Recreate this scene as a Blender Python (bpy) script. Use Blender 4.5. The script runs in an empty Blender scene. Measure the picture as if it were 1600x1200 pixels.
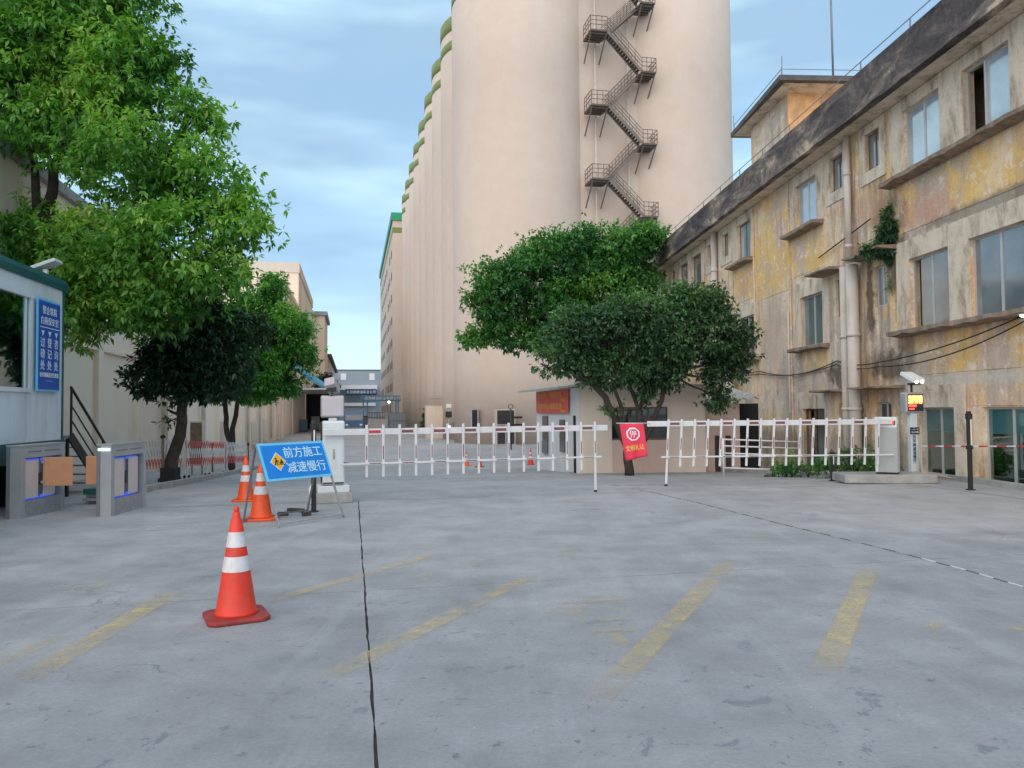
import bpy, bmesh, math, random
import numpy as np
from mathutils import Vector, Matrix, Euler, noise

random.seed(7)
rng = np.random.default_rng(11)
R = math.radians
SC = bpy.context.scene
COL = SC.collection

# ---------------------------------------------------------------- camera
CAM_H = 1.5
cam_data = bpy.data.cameras.new('camera')
cam_data.sensor_width = 36.0
cam_data.lens = 27.0
cam_data.clip_start = 0.05
cam_data.clip_end = 6000.0
cam = bpy.data.objects.new('camera', cam_data)
COL.objects.link(cam)
CAM_M = Matrix.Translation((0, 0, CAM_H)) @ Euler((R(90 + 1.91), 0, 0)).to_matrix().to_4x4() @ Matrix.Rotation(R(-0.5), 4, 'Z')
cam.matrix_world = CAM_M
SC.camera = cam

# ---------------------------------------------------------------- world: sky with thin cloud
SUN_EL, SUN_AZ = 38.0, 198.0           # azimuth clockwise from +Y: behind the camera and to its left
world = bpy.data.worlds.new('World')
SC.world = world
world.use_nodes = True
wn, wl = world.node_tree.nodes, world.node_tree.links
wn.clear()
w_out = wn.new('ShaderNodeOutputWorld')
w_bg = wn.new('ShaderNodeBackground')
w_bg.inputs['Strength'].default_value = 0.1
w_sky = wn.new('ShaderNodeTexSky')
w_sky.sky_type = 'NISHITA'
w_sky.sun_disc = False
w_sky.sun_elevation = R(SUN_EL)
w_sky.sun_rotation = R(SUN_AZ)
w_sky.air_density = 1.0
w_sky.dust_density = 0.6
w_sky.ozone_density = 1.4
w_tc = wn.new('ShaderNodeTexCoord')
w_map = wn.new('ShaderNodeMapping')
w_map.inputs['Scale'].default_value = (1.3, 1.3, 5.0)
w_map.inputs['Location'].default_value = (0.4, 0.0, 0.35)
w_n1 = wn.new('ShaderNodeTexNoise')
w_n1.inputs['Scale'].default_value = 1.5
w_n1.inputs['Detail'].default_value = 7.0
w_n1.inputs['Roughness'].default_value = 0.52
w_r1 = wn.new('ShaderNodeValToRGB')
w_r1.color_ramp.elements[0].position = 0.34
w_r1.color_ramp.elements[1].position = 0.60
w_n2 = wn.new('ShaderNodeTexNoise')
w_n2.inputs['Scale'].default_value = 1.1
w_n2.inputs['Detail'].default_value = 4.0
w_r2 = wn.new('ShaderNodeValToRGB')
w_r2.color_ramp.elements[0].position = 0.43
w_r2.color_ramp.elements[0].color = (2.5, 3.8, 5.2, 1)
w_r2.color_ramp.elements[1].position = 0.62
w_r2.color_ramp.elements[1].color = (5.6, 7.9, 8.5, 1)
w_base = wn.new('ShaderNodeMixRGB')
w_base.blend_type = 'MIX'
w_base.inputs['Fac'].default_value = 0.62
w_base.inputs['Color2'].default_value = (2.6, 4.4, 6.3, 1)
w_mix = wn.new('ShaderNodeMixRGB')
wl.new(w_tc.outputs['Generated'], w_map.inputs['Vector'])
wl.new(w_map.outputs['Vector'], w_n1.inputs['Vector'])
wl.new(w_map.outputs['Vector'], w_n2.inputs['Vector'])
wl.new(w_n1.outputs['Fac'], w_r1.inputs['Fac'])
wl.new(w_n2.outputs['Fac'], w_r2.inputs['Fac'])
wl.new(w_sky.outputs['Color'], w_base.inputs['Color1'])
wl.new(w_base.outputs['Color'], w_mix.inputs['Color1'])
wl.new(w_r2.outputs['Color'], w_mix.inputs['Color2'])
wl.new(w_r1.outputs['Color'], w_mix.inputs['Fac'])
wl.new(w_mix.outputs['Color'], w_bg.inputs['Color'])
wl.new(w_bg.outputs['Background'], w_out.inputs['Surface'])

# ---------------------------------------------------------------- sun (hazy evening sun behind cloud)
sun_d = bpy.data.lights.new('sun', 'SUN')
sun_d.energy = 1.5
sun_d.angle = R(90)
sun_d.color = (1.0, 0.80, 0.66)
sun = bpy.data.objects.new('sun', sun_d)
COL.objects.link(sun)
a = R(SUN_AZ)
sv = Vector((math.sin(a) * math.cos(R(SUN_EL)), math.cos(a) * math.cos(R(SUN_EL)), math.sin(R(SUN_EL))))
sun.rotation_euler = sv.to_track_quat('Z', 'Y').to_euler()

SC.view_settings.view_transform = 'Standard'
SC.view_settings.look = 'None'
SC.view_settings.exposure = 0.70
SC.view_settings.gamma = 1.0
SC.view_settings.use_curve_mapping = False
SC.cycles.max_bounces = 6
SC.cycles.transparent_max_bounces = 12
SC.cycles.use_denoising = True

# ---------------------------------------------------------------- ground profile and placing helpers
SLOPE, Y0, ZLOW = 0.05, 15.0, -1.2
def zg(Y):
    return 0.0 if Y < Y0 else max(ZLOW, -SLOPE * (Y - Y0))

def ray(px, py):
    d = Vector(((px - 800) / 1200.0, -(py - 600) / 1200.0, -1.0))
    return CAM_M.to_3x3() @ d

def at(px, py, Y):
    d = ray(px, py)
    return Vector((0, 0, CAM_H)) + d * (Y / d.y)

def gpt(px, py):
    d = ray(px, py)
    p = Vector((0, 0, CAM_H))
    Y = 1.0
    while Y < 900:
        q = p + d * (Y / d.y)
        if q.z <= zg(Y):
            return Vector((q.x, q.y, zg(Y)))
        Y *= 1.004
    return q

AZ = math.atan2(-250, 1200)             # the works street runs a little to the left of the view
U = Vector((math.sin(AZ), math.cos(AZ), 0))
N = Vector((math.cos(AZ), -math.sin(AZ), 0))
STREET_RZ = -AZ
def sp(lat, s, z=0.0):
    v = N * lat + U * s
    return Vector((v.x, v.y, z))

# ---------------------------------------------------------------- mesh collector
class MB:
    def __init__(self):
        self.v = []; self.f = []; self.m = []; self.sm = []
        self.cur = 0
    def _add(self, vs, fs, smooth=False):
        o = len(self.v)
        self.v += [tuple(x) for x in vs]
        for f in fs:
            self.f.append(tuple(i + o for i in f)); self.m.append(self.cur); self.sm.append(smooth)
        return self
    def box(self, c, s, M=None, rz=0.0):
        cx, cy, cz = c; hx, hy, hz = s[0] / 2, s[1] / 2, s[2] / 2
        vs = [Vector((x * hx, y * hy, z * hz)) for x in (-1, 1) for y in (-1, 1) for z in (-1, 1)]
        if rz:
            r = Matrix.Rotation(rz, 3, 'Z'); vs = [r @ v for v in vs]
        vs = [v + Vector(c) for v in vs]
        if M is not None: vs = [M @ v for v in vs]
        fs = [(0, 1, 3, 2), (4, 6, 7, 5), (0, 4, 5, 1), (2, 3, 7, 6), (0, 2, 6, 4), (1, 5, 7, 3)]
        return self._add(vs, fs)
    def span(self, a, b, M=None):
        c = [(a[i] + b[i]) / 2 for i in range(3)]; s = [abs(b[i] - a[i]) for i in range(3)]
        return self.box(c, s, M)
    def bar(self, p, q, w, h=None, up=(0, 0, 1)):
        p = Vector(p); q = Vector(q); h = h or w
        d = q - p; L = d.length
        if L < 1e-6: return self
        d.normalize(); upv = Vector(up)
        if abs(d.dot(upv)) > 0.98: upv = Vector((1, 0, 0)) if abs(d.x) < 0.9 else Vector((0, 1, 0))
        sx = d.cross(upv).normalized(); sz = sx.cross(d).normalized()
        vs = []
        for t in (p, q):
            for (a, b) in ((-1, -1), (1, -1), (1, 1), (-1, 1)):
                vs.append(t + sx * (a * w / 2) + sz * (b * h / 2))
        return self._add(vs, [(3, 2, 1, 0), (4, 5, 6, 7), (0, 1, 5, 4), (1, 2, 6, 5), (2, 3, 7, 6), (3, 0, 4, 7)])
    def tube(self, pts, r, n=10, caps=True, smooth=True):
        pts = [Vector(p) for p in pts]
        rs = r if isinstance(r, (list, tuple)) else [r] * len(pts)
        vs = []; prev = None
        for i, p in enumerate(pts):
            d = (pts[min(i + 1, len(pts) - 1)] - pts[max(i - 1, 0)])
            d = d.normalized() if d.length > 0 else Vector((0, 0, 1))
            if prev is None:
                ref = Vector((0, 0, 1)) if abs(d.z) < 0.9 else Vector((1, 0, 0))
                x = d.cross(ref).normalized()
            else:
                x = (prev - d * prev.dot(d)).normalized()
            prev = x; y = d.cross(x)
            for k in range(n):
                a_ = 2 * math.pi * k / n
                vs.append(p + (x * math.cos(a_) + y * math.sin(a_)) * rs[i])
        fs = []
        for i in range(len(pts) - 1):
            for k in range(n):
                k2 = (k + 1) % n
                fs.append((i * n + k, i * n + k2, (i + 1) * n + k2, (i + 1) * n + k))
        self._add(vs, fs, smooth)
        if caps:
            o = len(self.v) - len(vs)
            self.f.append(tuple(o + k for k in reversed(range(n)))); self.m.append(self.cur); self.sm.append(False)
            self.f.append(tuple(o + (len(pts) - 1) * n + k for k in range(n))); self.m.append(self.cur); self.sm.append(False)
        return self
    def lathe(self, prof, n=24, c=(0, 0, 0), cap=True, smooth=True):
        vs = []; fs = []
        for (r_, z_) in prof:
            for k in range(n):
                a_ = 2 * math.pi * k / n
                vs.append((c[0] + r_ * math.cos(a_), c[1] + r_ * math.sin(a_), c[2] + z_))
        for i in range(len(prof) - 1):
            for k in range(n):
                k2 = (k + 1) % n
                fs.append((i * n + k, i * n + k2, (i + 1) * n + k2, (i + 1) * n + k))
        self._add(vs, fs, smooth)
        if cap:
            o = len(self.v) - len(vs); L = len(prof) - 1
            self.f.append(tuple(o + k for k in reversed(range(n)))); self.m.append(self.cur); self.sm.append(False)
            self.f.append(tuple(o + L * n + k for k in range(n))); self.m.append(self.cur); self.sm.append(False)
        return self
    def quad(self, *p):
        return self._add(p, [tuple(range(len(p)))])
    def prism(self, poly, d):
        """poly: list of 3D points in a plane, d: extrusion vector"""
        poly = [Vector(p) for p in poly]; d = Vector(d); n = len(poly)
        vs = poly + [p + d for p in poly]
        fs = [tuple(reversed(range(n))), tuple(range(n, 2 * n))]
        for i in range(n):
            j = (i + 1) % n
            fs.append((i, j, n + j, n + i))
        return self._add(vs, fs)
    def build(self, name, mat, parent=None, bevel=0.0, label=None, **props):
        me = bpy.data.meshes.new(name)
        me.from_pydata(self.v, [], self.f)
        mats = mat if isinstance(mat, (list, tuple)) else [mat]
        for m_ in mats: me.materials.append(m_)
        me.polygons.foreach_set('material_index', self.m)
        me.polygons.foreach_set('use_smooth', self.sm)
        me.update()
        bm = bmesh.new(); bm.from_mesh(me)
        bmesh.ops.recalc_face_normals(bm, faces=bm.faces)
        bm.to_mesh(me); bm.free()
        o = bpy.data.objects.new(name, me); COL.objects.link(o)
        if parent is not None: o.parent = parent
        if bevel:
            b = o.modifiers.new('bevel', 'BEVEL'); b.width = bevel; b.segments = 2; b.limit_method = 'ANGLE'; b.angle_limit = R(40)
        if label: o['label'] = label
        for k, v in props.items(): o[k] = v
        return o

def thing(name, label, cat, loc=(0, 0, 0), rz=0.0, group=None, kind=None):
    o = bpy.data.objects.new(name, None); COL.objects.link(o)
    o.empty_display_size = 0.2
    o.location = loc; o.rotation_euler = (0, 0, rz)
    tag(o, label, cat, group, kind)
    return o
def tag(o, label=None, cat=None, group=None, kind=None):
    if label: o['label'] = label
    if cat: o['category'] = cat
    if group: o['group'] = group
    if kind: o['kind'] = kind
    return o
def kids(o):
    return [c for c in bpy.data.objects if c.parent == o]
def copy_tree(root, loc, rz=0.0, label=None):
    allc = {}
    for c in bpy.data.objects:
        if c.parent is not None: allc.setdefault(c.parent.name, []).append(c)
    def cp(o, par):
        c = o.copy(); COL.objects.link(c)
        if par is not None: c.parent = par
        for ch in allc.get(o.name, []): cp(ch, c)
        return c
    r_ = cp(root, None)
    r_.location = loc; r_.rotation_euler = (0, 0, rz)
    if label: r_['label'] = label
    return r_
def inst(o, parent, loc=None, rot=None):
    c = o.copy(); COL.objects.link(c); c.parent = parent
    if loc is not None: c.location = loc
    if rot is not None: c.rotation_euler = rot
    return c

def text(name, body, size, mat, parent, M, sx=1.0, bold=0.0, depth=0.004, align='CENTER'):
    cu = bpy.data.curves.new(name, 'FONT')
    cu.body = body; cu.size = size; cu.align_x = align; cu.align_y = 'CENTER'
    cu.extrude = depth / 2; cu.offset = bold; cu.resolution_u = 3
    t = bpy.data.objects.new('tmp', cu); COL.objects.link(t)
    bpy.context.view_layer.update()
    me = bpy.data.meshes.new_from_object(t)
    bpy.data.objects.remove(t); bpy.data.curves.remove(cu)
    me.transform(M @ Matrix.Diagonal((sx, 1, 1, 1)))
    me.materials.clear(); me.materials.append(mat)
    o = bpy.data.objects.new(name, me); COL.objects.link(o)
    if parent is not None: o.parent = parent
    return o
def plane_M(o, x, y):
    """matrix whose local x,y axes are the given vectors, origin o"""
    x = Vector(x).normalized(); z = x.cross(Vector(y)).normalized(); y = z.cross(x)
    m = Matrix.Identity(4)
    for i in range(3):
        m[i][0] = x[i]; m[i][1] = y[i]; m[i][2] = z[i]; m[i][3] = o[i]
    return m

# ---------------------------------------------------------------- materials
class NT:
    def __init__(self, name):
        self.mat = bpy.data.materials.new(name); self.mat.use_nodes = True
        self.t = self.mat.node_tree; self.t.nodes.clear()
        self.out = self.t.nodes.new('ShaderNodeOutputMaterial')
        self.b = self.t.nodes.new('ShaderNodeBsdfPrincipled')
        self.t.links.new(self.b.outputs[0], self.out.inputs['Surface'])
        self.tc = self.t.nodes.new('ShaderNodeTexCoord')
    def l(self, a, b): self.t.links.new(a, b)
    def mapping(self, scale=(1, 1, 1), rot=(0, 0, 0), loc=(0, 0, 0), space='Object'):
        m = self.t.nodes.new('ShaderNodeMapping')
        m.inputs['Scale'].default_value = scale; m.inputs['Rotation'].default_value = rot; m.inputs['Location'].default_value = loc
        if space == 'World':
            g = self.t.nodes.new('ShaderNodeNewGeometry'); self.l(g.outputs['Position'], m.inputs['Vector'])
        else:
            self.l(self.tc.outputs[space], m.inputs['Vector'])
        return m.outputs[0]
    def noise(self, vec, scale, detail=4, rough=0.55, dist=0.0):
        n = self.t.nodes.new('ShaderNodeTexNoise'); self.l(vec, n.inputs['Vector'])
        n.inputs['Scale'].default_value = scale; n.inputs['Detail'].default_value = detail
        n.inputs['Roughness'].default_value = rough; n.inputs['Distortion'].default_value = dist
        return n.outputs['Fac']
    def ramp(self, fac, stops):
        r_ = self.t.nodes.new('ShaderNodeValToRGB'); cr = r_.color_ramp
        while len(cr.elements) < len(stops): cr.elements.new(0.5)
        for e, (p, c) in zip(cr.elements, stops):
            e.position = p; e.color = (c, c, c, 1) if isinstance(c, (int, float)) else (*c, 1)
        self.l(fac, r_.inputs['Fac']); return r_.outputs['Color']
    def mix(self, fac, a, b, mode='MIX'):
        m = self.t.nodes.new('ShaderNodeMixRGB'); m.blend_type = mode
        for inp, v in ((m.inputs['Fac'], fac), (m.inputs['Color1'], a), (m.inputs['Color2'], b)):
            if isinstance(v, (int, float)): inp.default_value = v if inp.name == 'Fac' else (v, v, v, 1)
            elif isinstance(v, (tuple, list)): inp.default_value = (*v, 1)
            else: self.l(v, inp)
        return m.outputs[0]
    def math(self, op, a, b=0.0):
        m = self.t.nodes.new('ShaderNodeMath'); m.operation = op
        for inp, v in zip(m.inputs, (a, b)):
            if isinstance(v, (int, float)): inp.default_value = v
            else: self.l(v, inp)
        return m.outputs[0]
    def bump(self, h, strength=0.3, dist=0.01):
        b = self.t.nodes.new('ShaderNodeBump'); b.inputs['Strength'].default_value = strength; b.inputs['Distance'].default_value = dist
        self.l(h, b.inputs['Height']); self.l(b.outputs[0], self.b.inputs['Normal'])
    def set(self, **k):
        names = {'color': 'Base Color', 'rough': 'Roughness', 'metal': 'Metallic', 'spec': 'Specular IOR Level', 'emis': 'Emission Color', 'estr': 'Emission Strength', 'alpha': 'Alpha', 'trans': 'Transmission Weight', 'ior': 'IOR', 'sheen': 'Sheen Weight'}
        for kk, v in k.items():
            inp = self.b.inputs[names[kk]]
            if isinstance(v, (int, float)): inp.default_value = v
            elif isinstance(v, (tuple, list)): inp.default_value = (*v, 1)
            else: self.l(v, inp)
        return self

M = {}
def simple(name, color, rough=0.6, metal=0.0, var=0.12, scale=6.0, spec=0.5, dirt=None, bump=0.0):
    t = NT(name)
    v = t.mapping()
    n = t.noise(v, scale, 5)
    c0 = tuple(x * (1 - var) for x in color); c1 = tuple(min(1, x * (1 + var)) for x in color)
    c = t.ramp(n, [(0.3, c0), (0.7, c1)])
    if dirt:
        n2 = t.noise(t.mapping(scale=(1, 1, 0.25)), scale * 1.7, 6, 0.65)
        c = t.mix(t.math('MULTIPLY', t.ramp(n2, [(0.5, 0.0), (0.75, 1.0)]), dirt[1]), c, dirt[0])
    t.set(color=c, rough=rough, metal=metal, spec=spec)
    if bump: t.bump(t.noise(v, scale * 8, 4), bump, 0.005)
    M[name] = t.mat
    return t.mat
def emissive(name, color, s):
    t = NT(name); t.set(color=color, rough=0.4, emis=color, estr=s); M[name] = t.mat; return t.mat

simple('white_paint', (0.74, 0.75, 0.76), 0.4, var=0.05, dirt=((0.42, 0.38, 0.33), 0.35))
simple('white_plain', (0.78, 0.78, 0.78), 0.45, var=0.03)
simple('boom_white', (0.66, 0.66, 0.67), 0.38, var=0.03, dirt=((0.5, 0.46, 0.42), 0.25))
simple('boom_red', (0.52, 0.035, 0.03), 0.4, var=0.1)
simple('boom_maroon', (0.20, 0.065, 0.075), 0.5, var=0.15)
simple('cabinet_grey', (0.36, 0.38, 0.37), 0.42, var=0.04)
simple('cabinet_white', (0.68, 0.71, 0.72), 0.38, var=0.03, dirt=((0.45, 0.42, 0.38), 0.3))
simple('black_metal', (0.02, 0.02, 0.022), 0.45, var=0.2)
simple('black_rubber', (0.025, 0.025, 0.025), 0.8, var=0.2)
simple('steel', (0.44, 0.45, 0.46), 0.32, metal=0.35, var=0.08, scale=3)
simple('steel_dark', (0.20, 0.21, 0.22), 0.4, metal=0.3, var=0.1)
simple('galvanised', (0.42, 0.43, 0.44), 0.45, metal=0.6, var=0.15, scale=14)
simple('alu_frame', (0.55, 0.55, 0.53), 0.45, metal=0.3, var=0.08)
simple('rust_frame', (0.20, 0.13, 0.08), 0.75, var=0.3, scale=10)
simple('cone_orange', (0.83, 0.085, 0.012), 0.42, var=0.12, scale=9, dirt=((0.32, 0.08, 0.04), 0.4))
simple('cone_red', (0.72, 0.035, 0.012), 0.40, var=0.12, scale=9, dirt=((0.32, 0.09, 0.06), 0.7))
simple('cone_base', (0.30, 0.03, 0.025), 0.6, var=0.25, scale=12, dirt=((0.12, 0.08, 0.07), 0.8))
simple('cone_white', (0.66, 0.64, 0.65), 0.4, var=0.08, scale=12, dirt=((0.40, 0.34, 0.32), 0.7))
simple('sign_blue', (0.008, 0.22, 0.68), 0.35, var=0.04)
simple('sign_edge', (0.16, 0.55, 0.85), 0.35, var=0.04)
simple('sign_text', (0.50, 0.76, 0.88), 0.4, var=0.03)
simple('sign_deep_blue', (0.02, 0.10, 0.44), 0.4, var=0.15, scale=2)
simple('sign_yellow', (0.85, 0.42, 0.02), 0.4, var=0.05)
simple('sign_white', (0.78, 0.80, 0.84), 0.45, var=0.03)
simple('banner_red', (0.85, 0.13, 0.10), 0.65, var=0.08, scale=2)
simple('flag_red', (0.78, 0.045, 0.09), 0.7, var=0.08, scale=4)
simple('banner_gold', (0.95, 0.58, 0.12), 0.6, var=0.05)
simple('flag_yellow', (0.85, 0.62, 0.12), 0.6, var=0.05)
simple('cabin_panel', (0.68, 0.72, 0.75), 0.45, var=0.04, scale=1.5, dirt=((0.30, 0.33, 0.33), 0.5))
simple('cabin_teal', (0.015, 0.10, 0.10), 0.45, var=0.2, scale=4)
simple('flap_orange', (0.62, 0.30, 0.16), 0.35, var=0.06)
simple('inner_pink', (0.66, 0.54, 0.50), 0.5, var=0.05)
simple('wood_dark', (0.06, 0.045, 0.04), 0.85, var=0.4, scale=14, bump=0.4)
simple('bark', (0.045, 0.035, 0.028), 0.9, var=0.45, scale=7, bump=0.8)
simple('roof_sheet', (0.42, 0.43, 0.42), 0.6, var=0.12, scale=4)
simple('pipe_pvc', (0.62, 0.55, 0.48), 0.5, var=0.08, scale=2, dirt=((0.28, 0.2, 0.15), 0.6))
simple('ledge', (0.27, 0.20, 0.145), 0.9, var=0.4, scale=5, bump=0.5)
simple('stair_steel', (0.20, 0.16, 0.13), 0.6, metal=0.2, var=0.15, scale=3)
simple('stair_under', (0.13, 0.10, 0.08), 0.7, var=0.2)
simple('truck_blue', (0.04, 0.13, 0.26), 0.35, var=0.1)
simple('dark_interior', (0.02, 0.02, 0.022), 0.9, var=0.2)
simple('curtain', (0.42, 0.40, 0.36), 0.8, var=0.1)
simple('yellow_goods', (0.45, 0.36, 0.05), 0.7, var=0.15)
simple('red_goods', (0.40, 0.04, 0.06), 0.7, var=0.15)
simple('grey_cladding', (0.30, 0.34, 0.38), 0.6, var=0.05, scale=0.3)
simple('gate_blue', (0.10, 0.24, 0.34), 0.5, var=0.06)
simple('sign_navy', (0.015, 0.04, 0.09), 0.5, var=0.06)
simple('green_band', (0.20, 0.24, 0.07), 0.6, var=0.10, scale=1)
simple('green_cap', (0.01, 0.28, 0.13), 0.5, var=0.08, scale=1)
simple('room_wall', (0.50, 0.38, 0.30), 0.8, var=0.2)
simple('pink_panel', (0.56, 0.50, 0.52), 0.5, var=0.03)
simple('terracotta', (0.30, 0.13, 0.07), 0.8, var=0.2)
simple('slab_roof', (0.10, 0.09, 0.085), 0.85, var=0.4, scale=3)
simple('lattice_red', (0.60, 0.10, 0.10), 0.5, var=0.1)
simple('asbestos', (0.42, 0.41, 0.37), 0.85, var=0.25, scale=6)
simple('joint_filler', (0.035, 0.035, 0.038), 0.95, var=0.4, scale=20)
emissive('led_white', (1.0, 0.98, 0.92), 4.0)
emissive('led_red', (1.0, 0.05, 0.03), 3.0)
emissive('led_amber', (1.0, 0.42, 0.10), 3.5)
emissive('led_blue', (0.05, 0.14, 0.8), 0.35)
emissive('led_strip', (0.75, 1.0, 0.92), 2.0)

# concrete
def concrete(name, base=(0.272, 0.272, 0.284), patch=True):
    t = NT(name)
    v = t.mapping(space='World')
    big = t.noise(v, 0.22, 5, 0.6)
    mid = t.noise(v, 1.3, 7, 0.68)
    fine = t.noise(v, 38, 4, 0.7)
    b = base
    c = t.ramp(big, [(0.28, tuple(x * 0.86 for x in b)), (0.5, b), (0.74, (b[0] * 1.17, b[1] * 1.15, b[2] * 1.12))])
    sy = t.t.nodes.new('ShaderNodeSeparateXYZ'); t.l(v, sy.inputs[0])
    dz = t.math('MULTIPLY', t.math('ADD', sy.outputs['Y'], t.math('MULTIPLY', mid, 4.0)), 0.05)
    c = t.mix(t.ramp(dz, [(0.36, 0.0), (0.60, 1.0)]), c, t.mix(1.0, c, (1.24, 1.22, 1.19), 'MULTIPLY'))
    c = t.mix(0.5, c, t.ramp(mid, [(0.3, 0.30), (0.7, 0.72)]), 'OVERLAY')
    # long tyre scuffs and swept dust, stretched along the street
    sv = t.mapping(scale=(2.2, 0.16, 1), rot=(0, 0, -STREET_RZ), space='World')
    st = t.noise(sv, 1.6, 5, 0.65)
    c = t.mix(t.math('MULTIPLY', t.ramp(st, [(0.52, 0.0), (0.75, 1.0)]), 0.35), c, (0.42, 0.43, 0.44))
    sv2 = t.mapping(scale=(0.25, 1.6, 1), rot=(0, 0, -0.5), loc=(3, 1, 0), space='World')
    st2 = t.noise(sv2, 0.9, 6, 0.7)
    c = t.mix(t.math('MULTIPLY', t.ramp(st2, [(0.55, 0.0), (0.78, 1.0)]), 0.30), c, (0.20, 0.225, 0.25))
    # damp / worn-through patches with crisp broken edges
    if patch:
        pn = t.noise(t.mapping(loc=(2.3, 7.7, 0), space='World'), 3.0, 9, 0.72, 0.4)
        zone = t.noise(v, 0.33, 2)
        pm = t.math('MULTIPLY', t.ramp(pn, [(0.595, 0.0), (0.615, 1.0)]), t.ramp(zone, [(0.38, 0.0), (0.52, 1.0)]))
        sq = t.t.nodes.new('ShaderNodeSeparateXYZ'); t.l(v, sq.inputs[0])
        nearz = t.ramp(t.math('MULTIPLY', sq.outputs['Y'], 0.1), [(0.42, 1.0), (0.75, 0.12)])
        pm = t.math('MULTIPLY', pm, nearz)
        c = t.mix(t.math('MULTIPLY', pm, 0.7), c, (0.15, 0.17, 0.20))
        sn = t.noise(v, 9.0, 6, 0.75)
        c = t.mix(t.math('MULTIPLY', t.ramp(sn, [(0.615, 0.0), (0.64, 1.0)]), t.math('MULTIPLY', nearz, 0.75)), c, (0.12, 0.13, 0.15))
        ln = t.noise(t.mapping(loc=(9, 4, 0), space='World'), 24.0, 3, 0.6)
        c = t.mix(t.math('MULTIPLY', t.ramp(ln, [(0.70, 0.0), (0.73, 1.0)]), 0.5), c, (0.55, 0.55, 0.54))
    # hairline cracks
    vo = t.t.nodes.new('ShaderNodeTexVoronoi'); vo.feature = 'DISTANCE_TO_EDGE'; vo.inputs['Scale'].default_value = 0.33
    dv = t.t.nodes.new('ShaderNodeVectorMath'); dv.operation = 'ADD'
    nn = t.t.nodes.new('ShaderNodeTexNoise'); nn.inputs['Scale'].default_value = 1.6; nn.inputs['Detail'].default_value = 6
    t.l(v, nn.inputs['Vector']); t.l(v, dv.inputs[0])
    sc_ = t.t.nodes.new('ShaderNodeVectorMath'); sc_.operation = 'SCALE'; sc_.inputs['Scale'].default_value = 1.1
    t.l(nn.outputs['Color'], sc_.inputs[0]); t.l(sc_.outputs[0], dv.inputs[1]); t.l(dv.outputs[0], vo.inputs['Vector'])
    cz = t.noise(v, 0.5, 3)
    cr = t.math('MULTIPLY', t.ramp(vo.outputs['Distance'], [(0.0, 1.0), (0.0035, 0.0)]), t.ramp(cz, [(0.52, 0.0), (0.62, 0.7)]))
    c = t.mix(cr, c, (0.09, 0.095, 0.10))
    c = t.mix(0.22, c, t.ramp(fine, [(0.25, 0.2), (0.75, 0.8)]), 'OVERLAY')
    t.set(color=c, rough=t.ramp(mid, [(0.3, 0.72), (0.7, 0.9)]), spec=0.35)
    t.bump(t.math('ADD', fine, t.math('MULTIPLY', mid, 1.5)), 0.35, 0.006)
    M[name] = t.mat
    return t.mat
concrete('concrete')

concrete('concrete_pale', (0.42, 0.41, 0.39), patch=False)
simple('kerb_concrete', (0.36, 0.35, 0.33), 0.9, var=0.2, scale=3, dirt=((0.18, 0.17, 0.15), 0.5), bump=0.4)

def worn_paint(name, color, lo, hi, scale=5.0):
    t = NT(name)
    v = t.mapping(space='World')
    n = t.noise(v, scale, 8, 0.72)
    n2 = t.noise(v, 0.9, 3)
    n3 = t.noise(v, 40, 3)
    a_ = t.ramp(t.math('ADD', t.math('MULTIPLY', n, 0.6), t.math('MULTIPLY', n2, 0.4)), [(lo, 0.0), (hi, 0.85)])
    a_ = t.math('MULTIPLY', a_, t.ramp(n3, [(0.3, 0.55), (0.6, 1.0)]))
    # the paint thins out towards the edges of the stroke (uv v = across)
    uv = t.t.nodes.new('ShaderNodeSeparateXYZ'); t.l(t.tc.outputs['UV'], uv.inputs[0])
    e = t.math('ABSOLUTE', t.math('SUBTRACT', uv.outputs['Y'], 0.5))
    e2 = t.math('ABSOLUTE', t.math('SUBTRACT', uv.outputs['X'], 0.5))
    a_ = t.math('MULTIPLY', a_, t.ramp(t.math('ADD', e, t.math('MULTIPLY', n, 0.12)), [(0.42, 1.0), (0.56, 0.0)]))
    a_ = t.math('MULTIPLY', a_, t.ramp(t.math('ADD', e2, t.math('MULTIPLY', n2, 0.15)), [(0.36, 1.0), (0.54, 0.0)]))
    t.set(color=t.mix(t.ramp(n3, [(0.4, 0.0), (0.7, 0.5)]), color, (0.42, 0.40, 0.33)), rough=0.7, alpha=a_)
    M[name] = t.mat
worn_paint('paint_yellow', (0.70, 0.53, 0.27), 0.38, 0.62)
worn_paint('paint_yellow_faint', (0.62, 0.50, 0.29), 0.42, 0.66)
worn_paint('paint_white', (0.62, 0.63, 0.62), 0.40, 0.60)

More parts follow.
